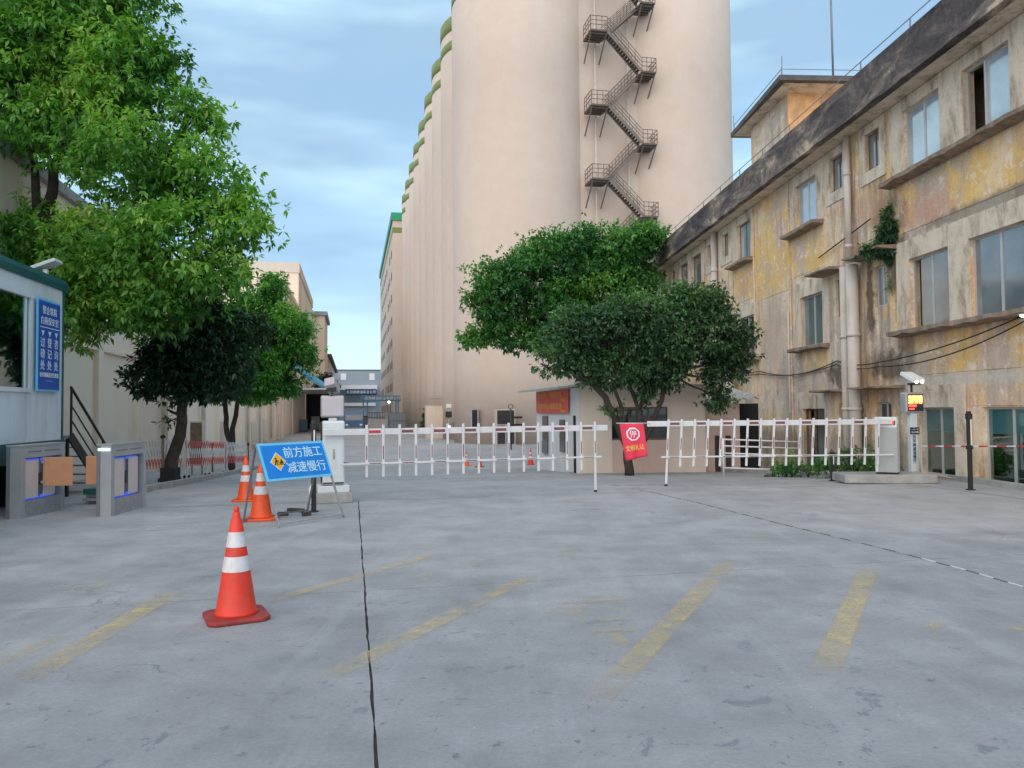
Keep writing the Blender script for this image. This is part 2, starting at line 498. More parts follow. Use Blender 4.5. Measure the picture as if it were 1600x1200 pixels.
# rendered cream wall (silos, warehouses)
def render_wall(name, base, streak=0.25, low_dirt=0.3):
    t = NT(name)
    v = t.mapping(space='World')
    big = t.noise(v, 0.06, 4, 0.55)
    c = t.ramp(big, [(0.3, tuple(x * 0.95 for x in base)), (0.7, tuple(min(1, x * 1.04) for x in base))])
    s = t.noise(t.mapping(scale=(1.0, 1.0, 0.035), space='World'), 1.6, 6, 0.6)
    c = t.mix(t.math('MULTIPLY', t.ramp(s, [(0.5, 0.0), (0.8, 1.0)]), streak), c, tuple(x * 0.62 for x in base))
    m = t.noise(v, 0.9, 6, 0.7)
    c = t.mix(0.10, c, t.ramp(m, [(0.3, 0.25), (0.7, 0.75)]), 'OVERLAY')
    sep = t.t.nodes.new('ShaderNodeSeparateXYZ'); g = t.t.nodes.new('ShaderNodeNewGeometry'); t.l(g.outputs['Position'], sep.inputs[0])
    h = t.math('ADD', sep.outputs['Z'], t.math('MULTIPLY', m, 1.8))
    hm = t.t.nodes.new('ShaderNodeMapRange'); hm.inputs['From Min'].default_value = -0.6; hm.inputs['From Max'].default_value = 2.2
    hm.inputs['To Min'].default_value = low_dirt; hm.inputs['To Max'].default_value = 0.0
    t.l(h, hm.inputs['Value'])
    c = t.mix(hm.outputs[0], c, tuple(x * 0.45 for x in base))
    t.set(color=c, rough=0.85, spec=0.25)
    t.bump(t.noise(v, 14, 4), 0.15, 0.01)
    M[name] = t.mat
render_wall('silo_render', (0.64, 0.52, 0.435), 0.03, 0.10)
render_wall('warehouse_render', (0.86, 0.73, 0.60), 0.20, 0.30)
render_wall('warehouse_dark', (0.68, 0.61, 0.54), 0.45, 0.45)
render_wall('shack_render', (0.82, 0.70, 0.60), 0.3, 0.25)
render_wall('shack_pink', (0.72, 0.54, 0.46), 0.35, 0.4)
render_wall('hut_white', (0.80, 0.81, 0.82), 0.25, 0.35)

# old peeling ochre facade; stains with a place of their own (along the wall, height, half widths, colour, strength)
STAINS = [(12.9, 2.35, .9, .5, (.07, .055, .045), .8), (10.5, 2.45, 1.1, .55, (.07, .055, .045), .75), (10.3, 5.9, .9, .9, (.05, .05, .035), .75),
          (10.0, 4.8, .5, 1.0, (.06, .055, .045), .75), (11.2, 4.4, .25, 1.6, (.05, .04, .035), .8), (9.6, 2.6, .4, .7, (.16, .13, .11), .7),
          (8.7, 5.8, 1.2, .55, (.62, .34, .24), .7), (11.0, 6.4, 1.0, .7, (.60, .36, .25), .6), (7.6, 2.05, 3.4, .22, (.60, .54, .47), .7),
          (6.5, 5.42, 4.5, .20, (.24, .21, .18), .75), (13.3, 4.2, .25, 1.2, (.30, .25, .22), .6), (14.0, .4, 9.0, .6, (.20, .17, .15), .55),
          (17.5, 4.0, 1.6, 1.8, (.52, .44, .37), .6), (14.5, 1.9, 1.2, .8, (.50, .43, .38), .5), (24.5, 2.0, 4.0, 2.2, (.25, .19, .15), .5)]
def old_plaster(name, yellow=0.5, dark=0.5):
    t = NT(name)
    v = t.mapping()
    n_big = t.noise(v, 0.42, 8, 0.64, 0.5)
    n_mid = t.noise(t.mapping(loc=(5, 3, 1)), 1.9, 9, 0.70, 0.5)
    n_st = t.noise(t.mapping(scale=(1, 1, 0.13), loc=(1, 8, 2)), 2.9, 9, 0.70)
    n_fi = t.noise(v, 16, 6, 0.72)
    n_pk = t.noise(t.mapping(loc=(11, 2, 7)), 0.8, 8, 0.68, 0.6)
    cream = (0.88, 0.70, 0.52); ochre = (0.86, 0.54, 0.20); buff = (0.68, 0.50, 0.35)
    c = t.mix(t.ramp(n_big, [(0.42 - 0.2 * (yellow - 0.5), 0.0), (0.60 - 0.2 * (yellow - 0.5), 1.0)]), cream, ochre)
    c = t.mix(t.ramp(n_mid, [(0.47, 0.0), (0.62, 0.75)]), c, buff)
    c = t.mix(t.ramp(n_pk, [(0.53, 0.0), (0.62, 0.8)]), c, (0.70, 0.40, 0.26))
    n_gy = t.noise(t.mapping(loc=(2, 22, 3), scale=(1, 1, .7)), 0.65, 8, 0.66, 0.7)
    c = t.mix(t.ramp(n_gy, [(0.50, 0.0), (0.57, 0.8)]), c, (0.58, 0.48, 0.41))
    # flaked patches: crisp, pale undercoat
    fl = t.noise(t.mapping(loc=(3, 9, 5)), 3.4, 10, 0.74, 0.4)
    c = t.mix(t.ramp(fl, [(0.55, 0.0), (0.585, 0.65)]), c, (0.90, 0.78, 0.66))
    # grey-black mould streaks
    sx_ = t.t.nodes.new('ShaderNodeSeparateXYZ'); t.l(t.tc.outputs['Object'], sx_.inputs[0])
    near_pipe = t.math('ADD', t.math('ABSOLUTE', t.math('SUBTRACT', sx_.outputs['Y'], 11.4)), t.math('MULTIPLY', n_mid, 2.2))
    foot = t.math('ADD', sx_.outputs['Z'], t.math('MULTIPLY', n_mid, 3.0))
    extra = t.math('ADD', t.ramp(t.math('MULTIPLY', near_pipe, .2), [(0.36, .085), (0.62, 0.0)]), t.ramp(t.math('MULTIPLY', foot, .3), [(0.3, .08), (0.75, 0.0)]))
    c = t.mix(t.math('MULTIPLY', t.ramp(t.math('ADD', n_st, extra), [(0.50, 0.0), (0.68, 1.0)]), dark), c, (0.21, 0.165, 0.13))
    fl2 = t.noise(t.mapping(loc=(7, 1, 2)), 7.5, 8, 0.75)
    c = t.mix(t.ramp(fl2, [(0.60, 0.0), (0.66, 0.45)]), c, (0.30, 0.24, 0.19))
    for (y_, z_, ry_, rz_, col_, st_) in STAINS:
        q_ = t.t.nodes.new('ShaderNodeVectorMath'); q_.operation = 'SUBTRACT'; q_.inputs[1].default_value = (0, y_, z_)
        t.l(t.tc.outputs['Object'], q_.inputs[0])
        m_ = t.t.nodes.new('ShaderNodeVectorMath'); m_.operation = 'MULTIPLY'; m_.inputs[1].default_value = (0, 1 / ry_, 1 / rz_)
        t.l(q_.outputs[0], m_.inputs[0])
        L_ = t.t.nodes.new('ShaderNodeVectorMath'); L_.operation = 'LENGTH'; t.l(m_.outputs[0], L_.inputs[0])
        d_ = t.math('ADD', L_.outputs['Value'], t.math('MULTIPLY', t.math('SUBTRACT', n_mid, 0.5), 2.4))
        c = t.mix(t.math('MULTIPLY', t.ramp(d_, [(0.45, 1.0), (0.95, 0.0)]), st_), c, col_)
    c = t.mix(0.28, c, t.ramp(n_fi, [(0.25, 0.15), (0.75, 0.85)]), 'OVERLAY')
    t.set(color=c, rough=0.92, spec=0.2)
    t.bump(t.math('ADD', t.math('MULTIPLY', fl, 1.6), n_fi), 0.5, 0.02)
    M[name] = t.mat
old_plaster('old_plaster', 0.40, 0.75)
old_plaster('old_ochre', 1.15, 0.35)
old_plaster('old_tower', 0.0, 0.45)
simple('old_orange', (0.80, 0.44, 0.20), 0.9, var=0.25, scale=3, dirt=((0.5, 0.36, 0.25), 0.7), bump=0.4)
def old_white(name, c0=(0.82, 0.68, 0.54)):
    t = NT(name)
    v = t.mapping()
    n = t.noise(t.mapping(scale=(1, 1, 0.4)), 2.4, 9, 0.72, 0.3)
    c = t.ramp(n, [(0.3, c0), (0.50, tuple(x * 0.84 for x in c0)), (0.62, (0.42, 0.33, 0.24)), (0.78, (0.2, 0.17, 0.14))])
    f = t.noise(v, 18, 5, 0.7)
    c = t.mix(0.25, c, t.ramp(f, [(0.25, 0.2), (0.75, 0.8)]), 'OVERLAY')
    t.set(color=c, rough=0.9, spec=0.2); t.bump(f, 0.3, 0.01)
    M[name] = t.mat
old_white('old_white')
def black_mould(name):
    t = NT(name)
    v = t.mapping()
    n1 = t.noise(t.mapping(scale=(1, 0.45, 1.3)), 1.1, 9, 0.70, 0.6)
    n2 = t.noise(t.mapping(scale=(1, 1, 0.3), loc=(4, 4, 4)), 4.0, 8, 0.72)
    f = t.noise(v, 14, 6, 0.72)
    c = t.ramp(n1, [(0.34, (0.055, 0.047, 0.050)), (0.48, (0.12, 0.10, 0.097)), (0.56, (0.24, 0.19, 0.16)), (0.64, (0.54, 0.42, 0.30))])
    c = t.mix(t.ramp(n2, [(0.54, 0.0), (0.72, 0.6)]), c, (0.22, 0.19, 0.16))
    c = t.mix(0.4, c, t.ramp(f, [(0.25, 0.12), (0.75, 0.88)]), 'OVERLAY')
    t.set(color=c, rough=0.95, spec=0.15); t.bump(t.math('ADD', n2, f), 0.6, 0.03)
    M[name] = t.mat
black_mould('black_mould')

def glass(name, base, rough=0.06, metal=0.0, refl=0.5):
    t = NT(name)
    v = t.mapping()
    n = t.noise(v, 1.2, 3)
    c = t.ramp(n, [(0.3, tuple(x * 0.75 for x in base)), (0.7, tuple(x * 1.2 for x in base))])
    t.set(color=c, rough=rough, metal=metal, spec=refl)
    t.b.inputs['Coat Weight'].default_value = 0.6; t.b.inputs['Coat Roughness'].default_value = 0.03
    t.bump(t.noise(v, 2.5, 2), 0.05, 0.01)
    M[name] = t.mat
glass('glass_sky', (0.46, 0.52, 0.58), 0.12, 0.25, 0.8)
glass('glass_dim', (0.22, 0.25, 0.27), 0.12, 0.2, 0.8)
glass('glass_teal', (0.05, 0.16, 0.17), 0.08, 0.1, 0.8)
glass('glass_dark', (0.03, 0.033, 0.04), 0.08, 0.0, 0.7)

def clear_glass():
    t = NT('clear_glass')
    tr = t.t.nodes.new('ShaderNodeBsdfTransparent'); tr.inputs['Color'].default_value = (0.72, 0.9, 0.9, 1)
    gl = t.t.nodes.new('ShaderNodeBsdfGlossy'); gl.inputs['Roughness'].default_value = 0.03; gl.inputs['Color'].default_value = (0.75, 0.95, 0.95, 1)
    lw = t.t.nodes.new('ShaderNodeLayerWeight'); lw.inputs['Blend'].default_value = 0.35
    ad = t.t.nodes.new('ShaderNodeMath'); ad.operation = 'ADD'; ad.inputs[1].default_value = 0.22
    t.l(lw.outputs['Fresnel'], ad.inputs[0])
    mx = t.t.nodes.new('ShaderNodeMixShader')
    t.l(ad.outputs[0], mx.inputs[0]); t.l(tr.outputs[0], mx.inputs[1]); t.l(gl.outputs[0], mx.inputs[2])
    t.l(mx.outputs[0], t.out.inputs['Surface'])
    M['clear_glass'] = t.mat
clear_glass()

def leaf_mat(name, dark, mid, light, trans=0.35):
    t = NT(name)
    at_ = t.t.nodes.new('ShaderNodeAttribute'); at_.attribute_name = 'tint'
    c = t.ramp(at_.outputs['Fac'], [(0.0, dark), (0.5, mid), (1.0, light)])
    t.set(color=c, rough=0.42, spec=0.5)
    tl = t.t.nodes.new('ShaderNodeBsdfTranslucent')
    t.l(t.mix(1.0, c, (1.0, 1.25, 0.35), 'MULTIPLY'), tl.inputs['Color'])
    mx = t.t.nodes.new('ShaderNodeMixShader'); mx.inputs[0].default_value = trans
    t.l(t.b.outputs[0], mx.inputs[1]); t.l(tl.outputs[0], mx.inputs[2]); t.l(mx.outputs[0], t.out.inputs['Surface'])
    M[name] = t.mat
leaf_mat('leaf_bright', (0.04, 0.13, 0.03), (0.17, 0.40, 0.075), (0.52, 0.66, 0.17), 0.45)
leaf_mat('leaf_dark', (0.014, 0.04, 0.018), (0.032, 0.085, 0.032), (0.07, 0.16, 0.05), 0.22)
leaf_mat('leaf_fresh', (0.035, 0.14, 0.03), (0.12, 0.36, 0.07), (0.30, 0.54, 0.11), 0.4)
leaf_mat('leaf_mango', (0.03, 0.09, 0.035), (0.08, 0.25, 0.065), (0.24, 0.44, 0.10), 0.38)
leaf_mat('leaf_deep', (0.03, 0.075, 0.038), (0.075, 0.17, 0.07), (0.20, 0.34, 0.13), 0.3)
leaf_mat('leaf_far', (0.03, 0.035, 0.03), (0.06, 0.06, 0.05), (0.1, 0.1, 0.08), 0.2)

# ================================================================ GROUND
g = MB()
ys = [-80, 15, 39, 400, 4000]
for i in range(4):
    a0, b0 = ys[i], ys[i + 1]
    g.quad((-2500, a0, zg(a0) - .04), (2500, a0, zg(a0) - .04), (2500, b0, zg(b0) - .04), (-2500, b0, zg(b0) - .04))
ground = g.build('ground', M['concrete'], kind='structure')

yd = MB()
def yard_patch(l0, l1, s0, s1, nl, ns):
    base = len(yd.v)
    for j in range(ns + 1):
        for i in range(nl + 1):
            p = sp(l0 + (l1 - l0) * i / nl, s0 + (s1 - s0) * j / ns)
            yd.v.append((p.x, p.y, zg(p.y)))
    for j in range(ns):
        for i in range(nl):
            k = base + j * (nl + 1) + i
            yd.f.append((k, k + 1, k + nl + 2, k + nl + 1)); yd.m.append(0); yd.sm.append(True)
yard_patch(-70, 70, 13.125, 45.125, 70, 64)
yard_patch(-70, 70, 45.125, 420, 14, 12)
yard_patch(10.52, 40.52, -12, 13.11, 30, 50)
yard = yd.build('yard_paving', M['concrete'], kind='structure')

def wobble(a_, b_, step, amp, key):
    out = []
    n = max(2, int((b_ - a_).length / step))
    d = (b_ - a_).normalized(); pn = Vector((-d.y, d.x, 0))
    for i in range(n):
        t = i / n; p = a_.lerp(b_, t)
        w = noise.noise(Vector((p.x * 2.3 + key, p.y * 2.3, 0))) * amp + noise.noise(Vector((p.x * 11, p.y * 11 + key, 3))) * amp * 0.7
        out.append(p + pn * w)
    return out
gap = 0.007
for (l0, l1) in ((-31.3, -21), (-21, -10.5), (-10.5, 0.1), (0.1, 10.5)):
    for (s0, s1) in ((-7.0, -0.2), (-0.2, 6.58), (6.58, 13.11)):
        q = [sp(l0 + gap, s0 + gap), sp(l1 - gap, s0 + gap), sp(l1 - gap, s1 - gap), sp(l0 + gap, s1 - gap)]
        poly = []
        for i in range(4):
            poly += wobble(q[i], q[(i + 1) % 4], 0.12, 0.010, i * 5.1 + l0)
        s_ = MB(); s_.prism([p + Vector((0, 0, -0.035)) for p in poly], (0, 0, 0.035))
        s_.build('concrete_slab', M['concrete'], yard)
jf = MB()
for l_ in (-10.5, 0.1): jf.bar(sp(l_, -7, -0.021), sp(l_, 13.1, -0.021), 0.05, 0.02)
for s_ in (-0.2, 6.58): jf.bar(sp(-31, s_, -0.020), sp(10.4, s_, -0.020), 0.05, 0.02)
jf.build('joint_filler', M['joint_filler'], yard)

# road paint: worn strokes lying on the slabs
def stroke(name, pts, w0, w1, mat, z=0.004, n=16, curve=None):
    mb = MB(); me_v = []; uvs = []
    p0, p1 = pts
    d = (p1 - p0); L = d.length; d.normalize(); s_ = Vector((-d.y, d.x, 0))
    for i in range(n + 1):
        t = i / n; p = p0.lerp(p1, t); w = w0 + (w1 - w0) * t
        for sd in (-1, 1):
            q = p + s_ * (sd * w / 2); me_v.append((q.x, q.y, zg(q.y) + z)); uvs.append((t, 0.0 if sd < 0 else 1.0))
    mb.v = me_v
    for i in range(n):
        mb.f.append((2 * i, 2 * i + 2, 2 * i + 3, 2 * i + 1)); mb.m.append(0); mb.sm.append(False)
    me = bpy.data.meshes.new(name); me.from_pydata(mb.v, [], mb.f); me.materials.append(mat)
    uv = me.uv_layers.new(name='UVMap')
    for lp in me.loops: uv.data[lp.index].uv = uvs[lp.vertex_index]
    o = bpy.data.objects.new(name, me); COL.objects.link(o); o.parent = yard
    return o
Y_, YF, W_ = M['paint_yellow'], M['paint_yellow_faint'], M['paint_white']
def st(a_, b_, w, m_, name='road_marking', w1=None):
    return stroke(name, (gpt(*a_), gpt(*b_)), w, w1 or w, m_)
st((395, 948), (700, 862), .13, Y_)
st((470, 1080), (845, 893), .17, Y_)
st((905, 1125), (1150, 868), .19, Y_)
st((1278, 1075), (1362, 880), .19, Y_)
st((20, 1075), (285, 918), .21, Y_)
st((-60, 1060), (110, 990), .16, YF)
st((60, 925), (180, 915), .12, YF)
st((640, 905), (700, 893), .1, YF)
st((560, 1250), (300, 1500), .17, YF)
for (a_, b_, w) in (((850, 945), (990, 937), .09), ((888, 940), (905, 968), .12), ((930, 972), (992, 968), .08), ((895, 990), (1010, 985), .08),
                    ((962, 985), (975, 1012), .12), ((850, 960), (885, 948), .07), ((1450, 985), (1475, 972), .1), ((1520, 940), (1545, 938), .1), ((1575, 985), (1625, 980), .1),
                    ((875, 862), (915, 860), .1), ((1150, 838), (1210, 840), .1)):
    st(a_, b_, w, YF)
st((228, 792), (500, 782), .12, W_)
st((60, 800), (228, 783), .10, W_)
st((1575, 866), (1600, 884), .08, W_); st((1575, 866), (1640, 868), .07, W_)
st((150, 830), (560, 812), .5, W_).active_material = YF if False else W_

# dashed hose / cable cover crossing the apron
hz = thing('cable_cover', 'thin black and white dashed cable cover snaking across the grey concrete apron', 'cable cover', gpt(960, 760))
o0 = hz.location.copy()
pts = [gpt(*p) for p in ((955, 758), (1020, 770), (1090, 786), (1160, 804), (1240, 824), (1330, 846), (1420, 868), (1510, 892), (1600, 919), (1700, 952))]
k = 0
for i in range(len(pts) - 1):
    seg = (pts[i + 1] - pts[i]); n = max(1, int(seg.length / 0.16))
    for j in range(n):
        a_ = pts[i] + seg * (j / n) - o0; b_ = pts[i] + seg * ((j + 1) / n) - o0
        m_ = MB(); m_.bar(a_ + Vector((0, 0, 0.005 - 0)), b_ + Vector((0, 0, 0.005)), 0.014, 0.008)
        m_.build('segment', M['steel_dark'] if k % 2 else M['cabinet_white' if i > 5 else 'kerb_concrete'], hz); k += 1

# kerb along the front of the old building
kb = MB()
kp = [gpt(*p) for p in ((1046, 733), (1130, 737), (1215, 741), (1320, 747))] 
for i in range(len(kp) - 1):
    kb.bar(kp[i] + Vector((0, 0, 0.02)), kp[i + 1] + Vector((0, 0, 0.02)), 0.16, 0.16)
kp2 = [gpt(*p) for p in ((1450, 744), (1520, 754), (1600, 766), (1720, 786))]
for i in range(len(kp2) - 1):
    kb.bar(kp2[i] + Vector((0, 0, 0.03)), kp2[i + 1] + Vector((0, 0, 0.03)), 0.2, 0.14)
kb.build('kerb', M['kerb_concrete'], kind='structure')

# ================================================================ SILOS
RS, TOP = 5.8, 38.0
def silo(lat, s, label, top=None):
    p = sp(lat, s, ZLOW)
    t = thing('grain_silo', label, 'silo', p, STREET_RZ, 'cream grain silos in a row')
    h = (top or TOP) - ZLOW
    m = MB(); m.lathe([(RS, -0.3), (RS, 6), (RS, 14), (RS, 22), (RS, 30), (RS, h)], 72)
    m.build('shell', M['silo_render'], t)
    for (z0, z1, nm) in ((h - 1.35, h + 0.02, 'green_band'), (h - 3.1, h - 2.25, 'green_band')):
        b = MB(); b.lathe([(RS + .025, z0), (RS + .025, z1)], 72); b.build(nm, M['green_band'], t)
    return t
ords = ['second', 'third', 'fourth', 'fifth', 'sixth', 'seventh', 'eighth']
silo(14.2, 64, 'nearest tall cream silo cut off by the photo top, left of the zigzag stairs', 38.9)
for i in range(1, 9):
    nm = 'farthest cream silo, beside the green-capped block' if i == 8 else ords[i - 1] + ' cream silo with green bands, counted back from the nearest silo'
    silo(14.2, 64 + 8.4 * i, nm)
silo(27.6, 64, 'tall cream silo to the right of the zigzag stairs, above the old yellow building', 42.5)
bw = thing('silo_link_wall', 'flat cream wall joining the two front silos behind the zigzag stairs', 'wall', sp(20.9, 65.5, ZLOW), STREET_RZ)
m = MB(); m.span((-4.0, -5.5, -0.3), (4.0, 6, TOP - ZLOW)); m.build('wall', M['silo_render'], bw)

# openings and fittings at the silo feet
def foot(px, Y, z, w, h, name, label, cat, mat):
    pass
sd = thing('doorway', 'dark glazed doorway at the foot of the nearest silo beside the signpost', 'door', at(790, 690, 58.6) * 1.0, STREET_RZ)
sd.location.z = ZLOW
m = MB(); m.span((-0.75, -0.12, 0.02), (0.75, 0.6, 2.75)); m.build('frame', M['silo_render'], sd)
for (x0, x1, z0, z1) in ((-.66, -.05, .1, 1.5), (.05, .66, .1, 1.5), (-.66, .66, 1.6, 2.65)):
    m = MB(); m.span((x0, -0.15, z0), (x1, -0.125, z1)); m.build('pane', M['glass_dark'], sd)
sd2 = thing('doorway', 'narrow dark service door in the cream silo left of the glazed doorway', 'door', (at(742, 690, 60.5).x, at(742, 690, 60.5).y, ZLOW), STREET_RZ)
m = MB(); m.span((-0.30, -.05, 0.9), (0.30, 0.5, 2.75)); m.build('frame', M['roof_sheet'], sd2)
m = MB(); m.span((-0.22, -0.08, 1.0), (0.2, -0.055, 2.7)); m.build('leaf', M['glass_dark'], sd2)
sd3 = thing('shutter_door', 'pale closed shutter door at the silo foot behind the small shrub', 'door', (at(684, 676, 74).x, at(684, 676, 74).y, ZLOW), STREET_RZ)
m = MB(); m.span((-1.2, -.1, 0), (1.2, .5, 3.2)); m.build('frame', M['silo_render'], sd3)
m = MB(); m.span((-1.1, -.14, 0), (1.1, -.105, 3.1)); m.build('shutter', M['warehouse_render'], sd3)
m = MB(); m.span((-.7, -.6, 3.75), (.7, .1, 3.85)); m.build('canopy', M['kerb_concrete'], sd3)

def pole_thing(px, Y, name, label, cat, group=None):
    p = at(px, 640, Y); return thing(name, label, cat, (p.x, p.y, zg(p.y)), STREET_RZ, group)
lp = pole_thing(798, 52, 'signpost', 'black signpost with a ring finial and direction arms before the silo doorway', 'signpost')
m = MB(); m.tube([(0, 0, 0), (0, 0, 2.75)], 0.05, 8); m.build('post', M['black_metal'], lp)
m = MB(); m.tube([(0.16 * math.cos(a_), 0, 2.9 + 0.16 * math.sin(a_)) for a_ in [i * math.pi / 8 for i in range(17)]], 0.025, 6); m.build('ring', M['black_metal'], lp)
for (z, x0, x1) in ((2.1, 0, .8), (1.85, -.6, 0), (1.6, 0, .85), (1.35, 0, .6)):
    m = MB(); m.span((x0, -.03, z), (x1, .03, z + .14)); m.build('arm', M['black_metal'], lp)
lp2 = pole_thing(701, 62, 'signal_post', 'small signal post with a lit lamp on the yard below the silos', 'signal')
m = MB(); m.tube([(0, 0, 0), (0, 0, 3.1)], 0.05, 8); m.build('post', M['galvanised'], lp2)
m = MB(); m.span((-.25, -.12, 2.1), (.25, .12, 2.6)); m.build('box', M['black_metal'], lp2)
m = MB(); m.span((-.2, -.1, 2.9), (.2, .1, 3.2)); m.build('plate', M['white_plain'], lp2)
m = MB(); m.lathe([(.02, 1.3), (.09, 1.34), (.09, 1.42), (.02, 1.46)], 12, c=(0, -.12, 0)); m.build('lamp', M['led_white'], lp2)

# ---------------------------------------------------------------- zigzag stairs
stl = thing('fire_stairs', 'brown steel zigzag stairs with railed landings climbing the cream silos', 'stairs', sp(21.45, 58.6, ZLOW), STREET_RZ)
LX, RX = -2.05, 2.15          # landing centres along the wall
def zz(z): return z - ZLOW
Ls = [8.1, 13.95, 19.85, 25.8, 31.85, 37.9]; Rs = [5.2, 11.1, 17.0, 22.9, 28.8, 34.5]
def railing_rect(mb, x0, x1, y0, y1, z, open_side):
    # posts and three rails round a landing
    segs = [((x0, y0), (x1, y0))]
    if open_side != 'x0': segs.append(((x0, y0), (x0, y1)))
    if open_side != 'x1': segs.append(((x1, y0), (x1, y1)))
    for (a_, b_) in segs:
        for zz_ in (0.4, 0.75, 1.1):
            mb.bar((a_[0], a_[1], z + zz_), (b_[0], b_[1], z + zz_), 0.045)
        n = 3
        for i in range(n + 1):
            t = i / n; x = a_[0] + (b_[0] - a_[0]) * t; y = a_[1] + (b_[1] - a_[1]) * t
            mb.bar((x, y, z), (x, y, z + 1.1), 0.045)
tr_mb = MB(); tr_mb.span((-.13, -.4, -.02), (.13, .4, .02)); tread0 = None
for side, zs in (('L', Ls), ('R', Rs)):
    for z in zs:
        cx = LX if side == 'L' else RX
        hw = 0.72 if side == 'L' else 0.6
        ld = MB(); ld.span((cx - hw, -0.9, zz(z) - 0.14), (cx + hw, 1.15, zz(z) - 0.0))
        L_ = ld.build('landing', M['stair_under'], stl)
        r_ = MB(); railing_rect(r_, cx - hw, cx + hw, -0.88, 1.0, zz(z), 'x1' if side == 'L' else 'x0')
        r_.build('railing', M['stair_steel'], L_)
        k_ = MB()
        for x in (cx - hw + .08, cx + hw - .08):
            k_.bar((x, -0.8, zz(z) - .16), (x, 1.2, zz(z) - 1.9), 0.09)
        for y in (-.6, -.2, .2, .6):
            k_.bar((cx - hw, y, zz(z) - .2), (cx + hw, y, zz(z) - .2), 0.06, .1)
        k_.build('bracket', M['stair_steel'], L_)
def flight(xa, za, xb, zb, y):
    fl = MB()
    dz = zb - za
    for yy in (y - .4, y + .4):
        fl.bar((xa, yy, zz(za) - .06), (xb, yy, zz(zb) - .06), 0.03, 0.24)
    f = fl.build('flight', M['stair_steel'], stl)
    rl = MB()
    for yy in (y - .4, y + .4):
        for h in (0.4, 0.72, 1.05):
            rl.bar((xa, yy, zz(za) + h), (xb, yy, zz(zb) + h), 0.042)
        for i in range(1, 5):
            t = i / 5; x = xa + (xb - xa) * t; z = za + dz * t
            rl.bar((x, yy, zz(z)), (x, yy, zz(z) + 1.05), 0.042)
    rl.build('handrail', M['stair_steel'], f)
    global tread0
    for i in range(1, 15):
        t = i / 15; x = xa + (xb - xa) * t; z = za + dz * t
        if tread0 is None:
            tread0 = tr_mb.build('tread', M['stair_under'], f); tread0.location = (x, y, zz(z))
        else:
            inst(tread0, f, (x, y, zz(z)))
for i in range(6):
    flight(LX + .72, Ls[i], RX - .6, Rs[i], -0.45)
    if i < 5: flight(RX - .6, Rs[i + 1], LX + .72, Ls[i], 0.5)
for (x, y) in ((-1.85, 0.9), (1.0, 1.0)):
    m = MB(); m.tube([(x, y, 0), (x, y, 38)], 0.07, 8); m.build('riser_pipe', M['pipe_pvc'], stl)

# ================================================================ FAR BLOCKS ALONG THE STREET
def block(name, label, cat, lat0, lat1, s0, s1, ztop, mat, zbase=ZLOW):
    lc = (lat0 + lat1) / 2; sc = (s0 + s1) / 2
    t = thing(name, label, cat, sp(lc, sc, zbase), STREET_RZ)
    m = MB(); m.span((lat0 - lc, s0 - sc, -0.4), (lat1 - lc, s1 - sc, ztop - zbase)); m.build('wall', mat, t)
    return t, lambda la, s, z: (la - lc, s - sc, z - zbase)
def part(t, name, a_, b_, mat, **k):
    m = MB(); m.span(a_, b_); return m.build(name, mat, t, **k)

# far office block with green cap
fb, fl_ = block('office_block', 'tall cream block with a green roof edge and small windows beyond the silos', 'building', 7.4, 24, 142, 206, 36.6, M['silo_render'])
part(fb, 'green_roof_edge', fl_(7.1, 141.7, 36.6), fl_(24, 206, 38.0), M['green_cap'])
part(fb, 'green_band', fl_(7.36, 141.96, 34.3), fl_(24.04, 206.04, 35.3), M['green_band'])
for z in (3, 8, 13, 18, 23, 28):
    part(fb, 'string_course', fl_(7.38, 141.97, z - .1), fl_(24.02, 150, z), M['pipe_pvc'])
w0 = None
for zi, z in enumerate((1.2, 5.2, 9.4, 13.6, 17.8, 22, 26.2, 30.4)):
    for si in range(9):
        s = 147 + si * 6.6
        if (zi * 7 + si * 3) % 11 == 0: continue
        if w0 is None:
            m = MB(); m.span((-.03, -1.1, 0), (.02, 1.1, 1.5)); w0 = m.build('window', M['dark_interior'], fb); w0.location = fl_(7.4, s, z)
        else: inst(w0, fb, fl_(7.4, s, z))

# near long warehouse on the left
wh, wl_ = block('warehouse', 'long low cream warehouse wall with pilasters running behind the left trees', 'building', -32, -7.2, 8, 85.5, 7.0, M['warehouse_render'])
part(wh, 'parapet', wl_(-32.1, 7.9, 7.0), wl_(-7.05, 85.6, 7.25), M['kerb_concrete'])
s = 24.0; pil0 = None
while s < 85:
    m = MB(); m.span((0, -.22, 0), (.14, .22, 8.15)); 
    if pil0 is None: pil0 = m.build('pilaster', M['warehouse_render'], wh); pil0.location = wl_(-7.2, s, ZLOW)
    else: inst(pil0, wh, wl_(-7.2, s, ZLOW))
    s += 4.0
for s in (31.5, 39.2, 55.5, 62.3, 71):
    m = MB(); m.tube([wl_(-7.0, s, -.9), wl_(-7.0, s, 6.9)], 0.09, 8); m.build('downpipe', M['pipe_pvc'], wh)
for (s, w, h) in ((44.5, 1.4, 1.9), (58.8, 1.3, 1.7), (66.5, 1.0, 1.8), (76, 1.5, 2.2)):
    part(wh, 'service_box', wl_(-7.19, s, -.9), wl_(-6.85, s + w * .5, -.9 + h), M['warehouse_dark'])
part(wh, 'wall_band', wl_(-7.195, 9, 3.3), wl_(-7.1, 85, 3.42), M['warehouse_render'])

